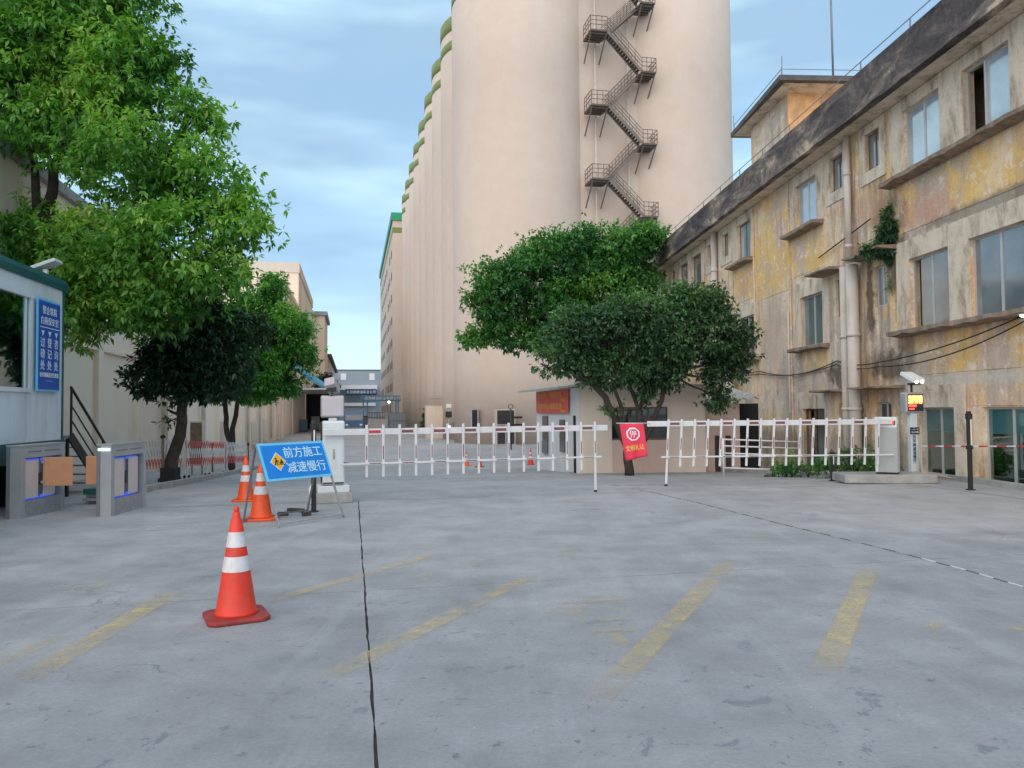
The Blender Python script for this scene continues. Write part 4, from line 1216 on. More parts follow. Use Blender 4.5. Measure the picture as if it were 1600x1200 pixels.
# second, lower shed between the lean-to and the old building
S2 = thing('low_shed', 'low shed with a warped pale roof sheet between the cream wall and the old building', 'shed', (5.72, 22.9, zh - .05))
m = MB(); 
nx = 14
for i in range(nx):
    x0 = -.1 + i * 1.55 / nx; x1 = x0 + 1.55 / nx
    z = 2.06 + .05 * math.sin(i * 2.1) + .02 * i * .5; z1_ = 2.06 + .05 * math.sin((i + 1) * 2.1) + .02 * (i + 1) * .5
    m.prism([(x0, -.6, z), (x1, -.6, z1_), (x1, -.6, z1_ + .03), (x0, -.6, z + .03)], (0, 2.6, .35))
m.build('roof_sheet', M['asbestos'], S2)
part(S2, 'wall', (.0, 0, -.5), (1.05, .15, 2.05), M['shack_pink'])
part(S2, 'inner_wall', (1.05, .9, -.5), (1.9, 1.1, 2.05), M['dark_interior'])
for x in (.30, .62): part(S2, 'plank', (x, -.06, -.4), (x + .14, -.002, 1.1), M['wood_dark'])

# white tube railing leaning in front of the drop
RL = thing('tube_railing', 'white tube railing standing at the drop before the old building, seen through the right barrier', 'railing', (4.9, 19.0, zg(19)))
m = MB()
for x in (0.3, 2.2): m.tube([(x, 0, 0), (x, 0, .95)], .03, 8)
m.build('post', M['boom_white'], RL)
for z in (.22, .58, .76, .92):
    m = MB(); m.tube([(.3, 0, z), (2.2, -.05, z - .08)], .02, 8); m.build('rail', M['boom_white'], RL)

# ================================================================ BARRIER GATES
def barrier(name, label, P0, P1, t_first, n, spacing, zt, zb, zr, tilt, stripes_odd=True, tail=0.0):
    """fence-type boom: arm from P0 to P1, hanging posts, lower rail; last post reaches the ground"""
    P0 = Vector(P0); P1 = Vector(P1); d = (P1 - P0); L = d.length; d.normalize()
    rz = math.atan2(d.y, d.x)
    t = thing(name, label, 'barrier boom', (P0.x, P0.y, 0), rz, 'fence booms of the vehicle gate')
    z = P0.z
    m = MB(); m.span((-.24, -.028, z - .052), (L, .028, z + .052)); arm = m.build('arm', M['boom_white'], t, bevel=.006)
    xs = [t_first + i * spacing for i in range(n)]
    side = -1 if rz < 1.5 and rz > -1.5 else 1
    for i in range(n - 1):
        if (i % 2 == 0) == stripes_odd:
            m = MB(); m.span((xs[i] + .04, side * .030 - .002, z - .024), (xs[i + 1] - .04, side * .030 + .002, z + .024)); m.build('red_stripe', M['boom_red' if (i == 0 and stripes_odd) else 'boom_maroon'], arm)
    m = MB()
    for (x, zz_) in [(x, z) for x in xs]:
        m.tube([(x, side * .045, zz_), (x, side * .052, zz_)], .012, 8)
    m.build('bolt', M['black_metal'], arm, kind='stuff')
    for i, x in enumerate(xs):
        last = i == n - 1
        b = 0.0 if last else zb
        sh = lambda zz_: (z - zz_) * tilt
        p = MB(); p.bar((x - sh(zt), side * .042, zt), (x - sh(b), side * .042, b), .042, .022, up=(0, 1, 0))
        po = p.build('post', M['boom_white'], t, bevel=.003)
        p = MB(); p.bar((x - sh(.93), side * .055, .93 - .01), (x - sh(.70), side * .055, .70), .016, .003, up=(0, 1, 0)); p.build('red_stripe', M['boom_maroon'], po)
        if last:
            p = MB(); p.tube([(x - sh(.03), side * .042, .0), (x - sh(.03), side * .042, .04)], .028, 10); p.build('foot', M['black_rubber'], po)
    x0 = xs[0] - tail; x1 = xs[-1] + .12
    m = MB(); m.bar((x0 - (z - zr) * tilt, side * .066, zr), (x1 - (z - zr) * tilt, side * .066, zr), .024, .032); lr = m.build('lower_rail', M['boom_white'], t, bevel=.004)
    for i in range(n - 1):
        if (i % 2 == 0) == stripes_odd:
            m = MB(); m.bar((xs[i] + .04 - (z - zr) * tilt, side * .080, zr), (xs[i + 1] - .04 - (z - zr) * tilt, side * .080, zr), .003, .014); m.build('red_stripe', M['boom_maroon'], lr)
    return t
dl = math.hypot(4.58, 1.5)
barrier('fence_boom', 'left lowered white fence boom with red dashes, reaching from the cabinet beside the blue sign',
        (-2.85, 12.55, 1.155), (1.73, 14.05, 1.155), dl * .0957, 16, dl * (.945 - .0957) / 15, 1.27, .41, .635, 0.0, tail=.42)
barrier('fence_boom', 'right lowered white fence boom with slanting posts in front of the old yellow building',
        (7.30, 15.05, 1.20), (2.61, 14.9, 1.185), .15, 17, .2585, 1.285, .37, .56, -0.055, stripes_odd=False, tail=.3)

def cabinet_left():
    t = thing('barrier_cabinet', 'slim pale grey barrier cabinet on a concrete plinth behind the blue sign', 'barrier cabinet', (-2.98, 12.78, 0), R(17))
    m = MB(); m.span((-.33, -.24, 0), (.30, .26, .17)); m.build('plinth', M['kerb_concrete'], t, bevel=.015)
    m = MB(); m.span((-.26, -.20, .17), (.25, .21, .28)); m.build('base_box', M['cabinet_white'], t, bevel=.01)
    m = MB(); m.span((-.18, -.16, .29), (.18, .16, 1.34)); b = m.build('body', M['cabinet_white'], t, bevel=.035)
    m = MB(); m.span((-.17, -.165, .31), (.16, -.160, .335)); m.build('seam', M['black_rubber'], b)
    m = MB(); m.span((-.15, -.164, .42), (.15, -.159, 1.02)); m.build('front_cover', M['cabinet_white'], b, bevel=.004)
    m = MB(); m.tube([(.0, -.175, .88), (.0, -.175, .72)], .012, 8); m.build('handle', M['cabinet_grey'], b)
    m = MB(); m.span((-.195, -.10, .30), (-.189, .12, 1.32)); m.build('side_panel', M['black_metal'], b)
    m = MB(); m.tube([(.16, -.19, .64), (.24, -.19, .63)], .02, 8); m.build('rail_clamp', M['black_metal'], b)
    m = MB(); m.tube([(.0, -.17, 1.155), (.0, -.05, 1.155)], .05, 12); m.build('hub', M['cabinet_grey'], b)
    m = MB(); m.tube([(-.35, -.2, .30), (-.38, -.25, .25), (-.37, -.3, .02)], .022, 8); m.build('conduit', M['white_plain'], t)
cabinet_left()
def cabinet_right():
    t = thing('barrier_plinth', 'low concrete island carrying the right barrier cabinet and the screen post', 'plinth', (7.4, 15.2, 0))
    m = MB(); m.prism([(-.9, -.12, 0), (.15, -.30, 0), (.80, -.34, 0), (.84, .62, 0), (-.85, .62, 0)], (0, 0, .17)); m.build('block', M['kerb_concrete'], t, bevel=.02)
    c = thing('barrier_cabinet', 'two-tone white and grey barrier cabinet with red display by the window', 'barrier cabinet', (7.42, 15.25, .17), R(-32))
    m = MB(); m.span((-.19, -.17, 0), (.19, .19, .035)); m.build('base_strip', M['black_rubber'], c)
    m = MB(); m.span((-.20, -.18, .035), (.20, .20, 1.12)); b = m.build('body', M['cabinet_white'], c, bevel=.012)
    return c
c_r = cabinet_right()
m = MB(); m.span((-.14, -.196, .04), (.196, -.181, .92)); m.build('front_door', M['cabinet_grey'], c_r, bevel=.004)
m = MB(); m.span((-.13, -.190, .97), (.17, -.182, 1.05)); dsp = m.build('display', M['black_metal'], c_r)
text('digits', '减速慢行', .07, M['led_red'], dsp, plane_M((.01, -.196, 1.01), (1, 0, 0), (0, 0, 1)), bold=.0015, depth=.002)

def lpr(loc, rz, label, front):
    t = thing('plate_camera_post', label, 'camera post', loc, rz, 'plate camera posts of the vehicle gate')
    return t
lr_ = lpr((8.14, 15.65, .17), R(14), 'plate camera post with a lit red message screen and two bright lamps', True)
m = MB(); m.span((-.085, -.05, 0), (.085, .05, 1.20)); po = m.build('post', M['cabinet_white'], lr_, bevel=.01)
text('lettering', '进\n出\n车\n辆\n减\n速\n慢\n行', .082, M['sign_navy'], po, plane_M((-.01, -.056, .50), (1, 0, 0), (0, 0, 1)), depth=.002, bold=.001)
m = MB(); m.span((-.105, -.066, .76), (.11, -.054, .90)); pl = m.build('notice_plate', M['black_metal'], lr_)
text('lettering', '一车一杆', .045, M['sign_white'], pl, plane_M((0, -.069, .855), (1, 0, 0), (0, 0, 1)), depth=.002)
text('lettering', '禁止尾随', .045, M['sign_white'], pl, plane_M((0, -.069, .80), (1, 0, 0), (0, 0, 1)), depth=.002)
m = MB(); m.span((-.22, -.09, 1.19), (.22, .09, 1.61)); sc_ = m.build('screen_case', M['steel'], lr_, bevel=.03)
m = MB(); m.span((-.175, -.098, 1.23), (.19, -.090, 1.57)); m.build('screen', M['glass_dark'], sc_)
text('led_text', '欢迎光临', .085, M['led_amber'], sc_, plane_M((0, -.102, 1.50), (1, 0, 0), (0, 0, 1)), depth=.002, bold=.002)
text('led_text', '减速慢行', .085, M['led_amber'], sc_, plane_M((0, -.102, 1.415), (1, 0, 0), (0, 0, 1)), depth=.002, bold=.003)
m = MB(); m.span((-.16, -.104, 1.315), (.02, -.100, 1.36)); m.span((-.15, -.104, 1.26), (-.03, -.100, 1.285)); m.build('led_text', M['led_red'], sc_)
m = MB(); m.tube([(0, 0, 1.6), (0, 0, 1.78)], .022, 8); m.build('neck', M['black_metal'], lr_)
m = MB(); m.prism([(-.13, -.18, 1.78), (.13, -.18, 1.78), (.11, -.06, 2.0), (-.17, -.06, 2.02)], (0, .02, .0)); 
m.prism([(-.15, -.20, 1.82), (.12, -.20, 1.82), (.12, -.20, 1.85), (-.15, -.20, 1.85)], (0, .1, .0))
m = MB(); m.prism([(-.14, -.20, 1.80), (.14, -.20, 1.80), (.14, .16, 1.97), (-.14, .16, 1.97)], (0, -.03, .07)); hd_ = m.build('camera_hood', M['white_plain'], lr_, bevel=.01)
for x in (-.06, .07):
    m = MB(); m.tube([(x, -.21, 1.815), (x, -.222, 1.812)], .030, 12); m.build('lamp', M['led_white'], hd_)
m = MB(); m.span((-.08, -.16, 1.76), (.08, .02, 1.80)); m.build('camera_body', M['black_metal'], hd_)

ll_ = lpr((-3.12, 13.35, 0), R(17), 'plate camera post seen from behind, its grey back panel above the left barrier cabinet', False)
m = MB(); m.span((-.07, -.04, 0), (.07, .04, 1.38)); m.build('post', M['cabinet_white'], ll_, bevel=.01)
m = MB(); m.span((-.19, -.05, 1.40), (.19, .10, 1.76)); bp = m.build('back_panel', M['pink_panel'], ll_, bevel=.03)
m = MB(); m.span((-.20, .02, 1.385), (.20, .11, 1.775)); m.build('rim', M['cabinet_grey'], bp, bevel=.03)
m = MB(); m.bar((-.02, 0, 1.74), (.0, 0, 1.87), .03); m.build('neck', M['black_metal'], ll_)
m = MB(); m.prism([(-.15, -.12, 1.93), (.02, -.16, 1.97), (.02, -.16, 2.10), (-.15, -.12, 2.06)], (.12, .35, -.16)); hd_ = m.build('camera_hood', M['pink_panel'], ll_, bevel=.01)
m = MB(); m.span((-.07, -.14, 1.99), (-.01, -.128, 2.05)); m.build('lens', M['white_plain'], hd_)
m = MB(); m.span((-.10, -.04, 1.84), (.06, .12, 1.93)); m.build('camera_body', M['black_metal'], hd_)

# sensor posts
def sensor_post(loc, h, label):
    t = thing('sensor_post', label, 'post', loc, 0, 'black sensor posts of the vehicle gate')
    m = MB(); m.span((-.032, -.032, .02), (.032, .032, h)); b = m.build('post', M['black_metal'], t, bevel=.006)
    m = MB(); m.span((-.06, -.05, 0), (.06, .05, .02)); m.build('foot_plate', M['black_metal'], t)
    m = MB(); m.span((-.042, -.045, h * .52), (.042, .04, h * .56)); m.build('collar', M['black_rubber'], b)
    m = MB(); m.span((-.040, -.045, h * .90), (.042, .04, h * .97)); m.build('collar', M['black_rubber'], b)
    m = MB(); m.span((.006, -.037, h * .57), (.026, -.033, h * .90)); m.build('reflector_strip', M['white_plain'], b)
sensor_post((-2.97, 11.5, 0), 1.36, 'black sensor post rising behind the blue roadworks sign')
sensor_post((8.13, 13.7, 0), 1.40, 'black sensor post standing before the ground-floor windows at right')
sensor_post((6.72, 16.2, zg(16.2)), .62, 'short black post among the shrubs behind the right boom')

tb = thing('striped_tube', 'thin red and white striped tube crossing the ground-floor windows at right', 'tube', (8.2, 15.5, 0))
p0 = Vector((0, 0, .69)); p1 = Vector((1.02, -1.68, .76))
for i in range(12):
    a_ = p0.lerp(p1, i / 12); b_ = p0.lerp(p1, (i + 1) / 12)
    m = MB(); m.tube([a_, b_], .014, 8); m.build('segment', M['boom_red' if i % 2 else 'boom_white'], tb)
for q in (p0, p1):
    m = MB(); m.tube([(q.x, q.y, -.02), (q.x, q.y, q.z)], .016, 8); m.build('stand', M['galvanised'], tb)

# flag
FG = thing('hanging_flag', 'red flag with a white octagon and yellow characters hanging between the two booms', 'flag', (2.05, 14.86, 1.22))
m = MB(); m.tube([(-.04, 0, 0), (.62, 0, -.005)], .007, 6); m.build('rod', M['white_plain'], FG)
gx, gz = 12, 16
def fpt(u, w, off=0.0):
    x = .02 + u * .47 + w * .11 * (1 - .45 * u); z = -.01 - w * (.72 - .09 * u)
    y = .025 * math.sin(u * 9 + w * 2.5) * (.25 + w) - off
    return (x, y, z)
m = MB()
for j in range(gz + 1):
    for i in range(gx + 1): m.v.append(fpt(i / gx, j / gz))
for j in range(gz):
    for i in range(gx):
        k = j * (gx + 1) + i; m.f.append((k, k + 1, k + gx + 2, k + gx + 1)); m.m.append(0); m.sm.append(True)
cl = m.build('cloth', M['flag_red'], FG)
so = cl.modifiers.new('thick', 'SOLIDIFY'); so.thickness = .004; so.offset = 0
def on_flag(o):
    for v in o.data.vertices:
        u, w = v.co.x, v.co.y; p = fpt(u, w, .009 + v.co.z); v.co = p
    return o
def ring_flag():
    m = MB(); n = 8; cu, cw = .50, .30
    for r_ in (.30, .235):
        for k in range(n):
            a_ = (k + .5) / n * 2 * math.pi; m.v.append((cu + r_ * math.cos(a_), cw + r_ * .66 * math.sin(a_), 0))
    for k in range(n):
        k2 = (k + 1) % n; m.f.append((k, k2, n + k2, n + k)); m.m.append(0); m.sm.append(False)
    return m.build('octagon', M['sign_white'], FG)
on_flag(ring_flag())
def flag_text(name, body, size, mat, cu, cw, sx):
    o = text(name, body, size, mat, FG, Matrix.Identity(4), sx=sx, depth=.001, bold=.002)
    o.data.transform(Matrix.Translation((cu, cw, 0)) @ Matrix.Diagonal((1, -1, 1, 1)))
    return on_flag(o)
flag_text('lettering', '停', .25, M['sign_white'], .50, .30, 1.25)
flag_text('lettering', '文明礼让', .165, M['flag_yellow'], .50, .70, 1.25)

# ================================================================ CONES
def cone(loc, h, bw, mat, label, rz=0.3, base_mat='cone_base', group='traffic cones on the apron'):
    t = thing('traffic_cone', label, 'traffic cone', loc, rz, group)
    z0 = .035
    pr = lambda f: (.145 * (1 - f) + .030 * f) * (h / .77)       # radius at height fraction
    def seg(a_, b_, off=0.0, n=4): return [(pr(a_ + (b_ - a_) * i / n) + off, z0 + (h - z0) * (a_ + (b_ - a_) * i / n)) for i in range(n + 1)]
    m = MB(); w = bw / 2; ch = bw * .12
    oct_ = [(-w + ch, -w), (w - ch, -w), (w, -w + ch), (w, w - ch), (w - ch, w), (-w + ch, w), (-w, w - ch), (-w, -w + ch)]
    m.prism([(x, y, 0) for x, y in oct_], (0, 0, z0)); m.build('base', M[base_mat], t, bevel=.012)
    m = MB(); m.lathe([(pr(0) + .012, z0), (pr(.03) + .004, z0 + .02)] + seg(.04, .92) + [(.030 * h / .77, z0 + (h - z0) * .93), (.026 * h / .77, z0 + (h - z0) * .985), (.012, h)], 32)
    b = m.build('body', M[mat], t)
    for (a_, b_) in ((.42, .565), (.655, .80)):
        m = MB(); m.lathe(seg(a_, b_, .0025), 32, cap=False); m.build('reflective_band', M['cone_white'], b)
    m = MB(); m.lathe([(.020, -.02), (.020, .03), (.014, .045), (.006, .05)], 12, c=(0, 0, h - .012)); m.build('tip', M[mat], b)
    return t
p = gpt(369, 966); cone((p.x, p.y, 0), .775, .43, 'cone_red', 'nearest traffic cone, red with a worn dark red base, alone on the apron', R(28))
p = gpt(408, 812); cone((p.x, p.y, 0), .80, .44, 'cone_orange', 'orange traffic cone standing inside the left legs of the blue roadworks sign', R(10), 'cone_orange')
p = gpt(384, 783); cone((p.x, p.y, 0), .74, .40, 'cone_orange', 'orange traffic cone behind the blue sign, farther left than its neighbour', R(5), 'cone_orange')
p = gpt(729, 728); cone(p, .62, .36, 'cone_orange', 'small orange cone in the yard behind the left boom, left of a pair', R(5), 'cone_orange')
p = gpt(749, 730); cone(p, .62, .36, 'cone_red', 'small dark red cone in the yard behind the left boom, right of a pair', R(5), 'cone_base')
p = at(829, 714, 34); cone((p.x, p.y, zg(34)), .70, .36, 'cone_red', 'small red and white cone beside the corner of the white gate hut', R(5), 'cone_red')

# ================================================================ BLUE ROADWORKS SIGN
FL = Vector((-3.03, 10.0, 0)); FR = Vector((-2.39, 10.9, 0)); TL = Vector((-3.43, 10.29, 1.06)); TR = Vector((-2.79, 11.19, 1.06))
BL_ = Vector((-3.66, 10.47, 0)); BR_ = Vector((-3.05, 11.42, 0))
sgn = thing('roadworks_sign', 'blue A-frame roadworks sign with white characters and a yellow diamond', 'sign', ((FL + FR) / 2))
O_ = (FL + FR) / 2
q = lambda v: Vector(v) - O_
m = MB(); m.bar(q(TL + Vector((0, 0, .0))), q(FL), .022); m.build('leg', M['galvanised'], sgn)
m = MB(); m.bar(q(TR), q(FR), .022); m.build('leg', M['galvanised'], sgn)
m = MB(); m.bar(q(TL), q(BL_), .022); m.build('leg', M['steel_dark'], sgn)
m = MB(); m.bar(q(TR), q(BR_), .022); m.build('leg', M['steel_dark'], sgn)
up3 = Vector((0, 0, .04))
m = MB(); m.bar(q(FL + up3), q(FR + up3), .02); m.build('cross_bar', M['galvanised'], sgn)
m = MB(); m.bar(q(BL_ + up3), q(BR_ + up3), .02); m.build('cross_bar', M['steel_dark'], sgn)
xa = (TR - TL).normalized(); dn = (FL - TL).normalized(); nrm = xa.cross(-dn).normalized()
if nrm.dot(Vector((0, -1, 0))) < 0: nrm = -nrm
Wd = (TR - TL).length; Hh = .545
c0 = TL + nrm * .018
def pp(u, w, o=0): return q(c0 + xa * u + dn * w + nrm * o)
m = MB(); m.prism([pp(-.01, 0), pp(Wd + .01, 0), pp(Wd + .01, Hh), pp(-.01, Hh)], nrm * .012); pan = m.build('panel', M['sign_edge'], sgn)
m = MB(); m.prism([pp(.025, .035, .0125), pp(Wd - .025, .035, .0125), pp(Wd - .025, Hh - .035, .0125), pp(.025, Hh - .035, .0125)], nrm * .003); m.build('blue_field', M['sign_blue'], pan)
tm = lambda u, w: plane_M(pp(u, w, .019), xa, -dn)
text('lettering', '前方施工', .170, M['sign_text'], pan, tm(.70, .165), sx=1.0, bold=.0012, depth=.003)
text('lettering', '减速慢行', .170, M['sign_text'], pan, tm(.70, .385), sx=1.0, bold=.0012, depth=.003)
cx_, cy_, r_ = .245, .275, .135
m = MB(); m.prism([pp(cx_, cy_ - r_, .0165), pp(cx_ + r_ * .95, cy_, .0165), pp(cx_, cy_ + r_, .0165), pp(cx_ - r_ * .95, cy_, .0165)], nrm * .002); m.build('diamond_border', M['sign_white'], pan)
r2 = r_ * .88
m = MB(); m.prism([pp(cx_, cy_ - r2, .0195), pp(cx_ + r2 * .95, cy_, .0195), pp(cx_, cy_ + r2, .0195), pp(cx_ - r2 * .95, cy_, .0195)], nrm * .002); m.build('diamond', M['sign_yellow'], pan)
m = MB()
def poly(ps): m.prism([pp(cx_ + a_, cy_ + b_, .022) for a_, b_ in ps], nrm * .0015)
poly([(.012, .035), (.085, .035), (.052, -.035)])                    # heap
poly([(-.052, -.015), (-.02, -.03), (-.008, .0), (-.034, .008)])     # torso
poly([(-.04, .0), (-.022, .0), (-.02, .04), (-.034, .04)])           # leg
poly([(-.052, .0), (-.038, .0), (-.056, .042), (-.07, .042)])        # leg
poly([(-.03, -.022), (-.022, -.03), (.018, .018), (.012, .026)])     # shovel and arm
poly([(-.032 + .014 * math.cos(t), -.042 + .014 * math.sin(t)) for t in [k * math.pi / 4 for k in range(8)]])
poly([(-.085, .044), (.092, .044), (.088, .050), (-.08, .050)])
m.build('worker_pictogram', M['black_metal'], pan)

for i, (px, py, rz_, L_, lb) in enumerate(((442, 806, .3, .16, 'leftmost broken dark wood chunk behind the blue sign legs'), (462, 800, -.5, .30, 'long dark wood piece lying propped behind the blue sign'), (478, 806, .9, .14, 'small dark chunk lying at the foot of the sensor post'))):
    p = gpt(px, py)
    t = thing('wood_scrap', lb, 'wood scrap', p, rz_, 'scrap pieces behind the sign')
    m = MB(); m.prism([(-L_ / 2, -.035, 0), (L_ / 2, -.04, 0), (L_ / 2 - .01, .04, 0), (-L_ / 2 + .02, .035, 0)], (0, .005, .05)); m.build('piece', M['wood_dark'], t, bevel=.006)

simple('blind_teal', (0.34, 0.58, 0.56), 0.6, var=0.1)
# ================================================================ GUARD CABIN
cabin = thing('guard_cabin', 'raised pale container guard cabin with teal frame and a sliding window', 'cabin', (-7.82, 13.4, .92), R(9.5))
cabin.scale = (.9, 1.117, 1.117)
NL = -5.2
def hole_panel(x, y0, y1, z0, z1, hy0, hy1, hz0, hz1, mat, name):
    for (a_, b_, c_, d_) in ((y0, hy0, z0, z1), (hy1, y1, z0, z1), (hy0, hy1, z0, hz0), (hy0, hy1, hz1, z1)):
        if b_ > a_ and d_ > c_: part(cabin, name, (x - .05, a_, c_), (x, b_, d_), mat)
cp = M['cabin_panel']
part(cabin, 'wall_panel', (-.05, -.98, .12), (0, -.07, 2.42), cp)
part(cabin, 'wall_panel', (-.05, -1.17, .12), (0, -.985, 2.42), cp)
part(cabin, 'wall_panel', (-.05, -2.3, .12), (0, -1.175, .82), cp)
part(cabin, 'wall_panel', (-.05, -3.7, .12), (0, -2.305, .82), cp)
part(cabin, 'wall_panel', (-.05, -3.7, 2.22), (0, -1.175, 2.42), cp)
part(cabin, 'wall_panel', (-.05, NL, .12), (0, -3.705, 2.42), cp)
part(cabin, 'end_panel', (-2.5, -.05, .12), (-.07, 0, 2.42), cp)
part(cabin, 'rear_panel', (-2.6, NL, .12), (-2.55, 0, 2.42), cp)
part(cabin, 'end_panel', (-2.5, NL, .12), (-.06, NL + .05, 2.42), cp)
for (x, y) in ((-.06, -.06), (-2.55, -.06), (-.06, NL + .06)):
    m = MB(); m.tube([(x, y, -.02), (x, y, 2.55)], .075, 14); m.build('corner_post', M['cabin_teal'], cabin)
part(cabin, 'base_rail', (-2.62, NL, -.16), (.02, .02, .12), M['cabin_teal'])
m = MB(); m.prism([(-2.66, NL, 2.42), (.03, NL, 2.42), (.05, NL, 2.52), (.0, NL, 2.60), (-2.6, NL, 2.60)], (0, -NL + .04, 0)); m.build('roof_rail', M['cabin_teal'], cabin)
part(cabin, 'floor', (-2.5, NL + .1, .12), (-.1, -.1, .16), M['dark_interior'])
part(cabin, 'ceiling', (-2.5, NL + .1, 2.35), (-.1, -.1, 2.41), M['cabin_panel'])
wf = MB()
wf.span((-.02, -3.7, .82), (.035, -1.175, .88)); wf.span((-.02, -3.7, 2.15), (.045, -1.13, 2.22)); wf.span((-.02, -1.24, .88), (.035, -1.175, 2.15)); wf.span((-.02, -3.7, .88), (.035, -3.64, 2.15)); wf.span((-.02, -2.48, .88), (.02, -2.42, 2.15)); wf.span((-.02, -1.36, .88), (.015, -1.32, 2.15))
win = wf.build('window', M['cabin_panel'], cabin)
part(win, 'pane', (-.012, -2.42, .88), (-.004, -1.24, 2.15), M['clear_glass'])
part(win, 'pane', (-.012, -3.64, .88), (-.004, -2.48, 2.15), M['clear_glass'])
# curtain folds behind the glass
m = MB()
yy = -2.35
while yy < -1.30:
    a_ = .03 * math.sin(yy * 40)
    m.prism([(-.10 + a_, yy, .86), (-.08 + a_, yy + .05, .86), (-.08 + a_ * .5, yy + .05, 1.55 + .5 * (yy + 2.35)), (-.10 + a_ * .5, yy, 1.55 + .5 * (yy + 2.35))], (.015, 0, 0)); yy += .07
m.build('curtain', M['curtain'], cabin)
part(cabin, 'blind', (-.20, -3.6, 1.62), (-.19, -1.24, 2.2), M['blind_teal'])  # added teal sheet, painted as the reflection in the upper window glass
part(cabin, 'cupboard', (-1.9, -2.9, .16), (-1.3, -1.5, 1.7), M['gate_blue'])
part(cabin, 'desk', (-.9, -3.4, .8), (-.25, -1.4, .86), M['flap_orange'])

cs = thing('direction_sign', 'tall blue notice with white characters and three arrows on the guard cabin', 'sign', (-7.82, 13.4, .97), R(9.5))
cs.scale = (.9, 1.117, 1.117)
# sign stands proud of the cabin wall
part(cs, 'edge', (.045, -1.09, .80), (.075, -.33, 2.14), M['sign_edge'])
part(cs, 'board', (.076, -1.07, .83), (.081, -.35, 2.11), M['sign_deep_blue'])
CM = lambda y, z: plane_M((.084, y, z), (0, 1, 0), (0, 0, 1))
tt = dict(depth=.003, bold=.0006)
text('lettering', '警企联防', .125, M['sign_white'], cs, CM(-.71, 1.975), **tt)
text('lettering', '白燕保安室', .122, M['sign_white'], cs, CM(-.71, 1.82), **tt)
part(cs, 'rule_line', (.082, -1.03, 1.725), (.085, -.39, 1.737), M['sign_white'])
for y in (-.94, -.71, -.48):
    m = MB(); m.prism([(.082, y - .05, 1.68), (.082, y + .05, 1.68), (.082, y, 1.60)], (.003, 0, 0)); m.build('arrow', M['sign_white'], cs)
for y, s_ in ((-.94, '过磅处'), (-.71, '登记处'), (-.48, '咨询处')):
    for k, ch in enumerate(s_): text('lettering', ch, .15, M['sign_white'], cs, CM(y, 1.50 - k * .165), **tt)
text('lettering', '治安视频监控全覆盖', .072, M['sign_white'], cs, CM(-.71, 1.035), depth=.003, bold=.001)
text('lettering', '· · · · · · ·', .06, M['sign_white'], cs, CM(-.71, .95), depth=.003, bold=.001)

fdl = thing('floodlight', 'grey floodlight tilted on the roof corner of the guard cabin', 'floodlight', (-7.92, 13.0, 3.82), R(9.5))
fdl.scale = (1.1, 1.1, 1.1)
part(fdl, 'bracket', (-.03, -.03, 0), (.03, .03, .12), M['white_plain'])
m = MB(); m.prism([(-.16, -.12, .10), (.18, -.12, .24), (.16, -.12, .29), (-.18, -.12, .15)], (0, .30, 0)); m.build('housing', M['cabinet_white'], fdl, bevel=.01)

# supports and steps under / beside the cabin
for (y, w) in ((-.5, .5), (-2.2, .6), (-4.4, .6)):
    part(cabin, 'support_block', (-2.3, y - w / 2, -.81), (-.25, y + w / 2, -.16), M['dark_interior'])  # near-black supports, the dark under the cabin painted into their colour
stp = thing('cabin_steps', 'dark steel steps with slanting handrails beside the guard cabin', 'steps', (-8.02, 13.95, 0), R(86))
stp.scale = (1.1, 1.1, 1.05)
for y in (0, .72):
    m = MB(); m.bar((.0, y, 1.04), (.95, y, .02), .03, .16); m.build('stringer', M['black_metal'], stp)
    for h in (.85, .55, .30):
        m = MB(); m.bar((.0, y, 1.04 + h), (.95, y, .02 + h), .032 if h == .85 else .018); m.build('handrail', M['black_metal'], stp)
    for t_ in (.02, .95):
        m = MB(); m.bar((t_ * .95, y, 1.04 - t_ * 1.02), (t_ * .95, y, 1.04 - t_ * 1.02 + .85), .028); m.build('rail_post', M['black_metal'], stp)
for i in range(1, 6):
    part(stp, 'tread', (i * .158 - .11, .02, 1.02 - i * .17 - .02), (i * .158 + .09, .70, 1.02 - i * .17 + .0), M['steel_dark'])
part(stp, 'landing', (-.8, .0, 1.0), (.0, .72, 1.05), M['steel_dark'])
part(stp, 'landing_leg', (-.06, .0, 0), (-.02, .04, 1.0), M['black_metal']); part(stp, 'landing_leg', (-.06, .66, 0), (-.02, .70, 1.0), M['black_metal'])
mt_ = thing('low_platform', 'dark teal mat-covered low platform between the two turnstiles', 'platform', (-6.75, 12.9, 0))
part(mt_, 'deck', (-.33, -.2, .16), (.30, .22, .25), M['cabin_teal'])
for x in (-.28, .25): part(mt_, 'leg', (x - .02, -.16, 0), (x + .02, .18, .16), M['galvanised'])
part(mt_, 'tube_frame', (-.33, -.22, .06), (.30, -.19, .10), M['galvanised'])

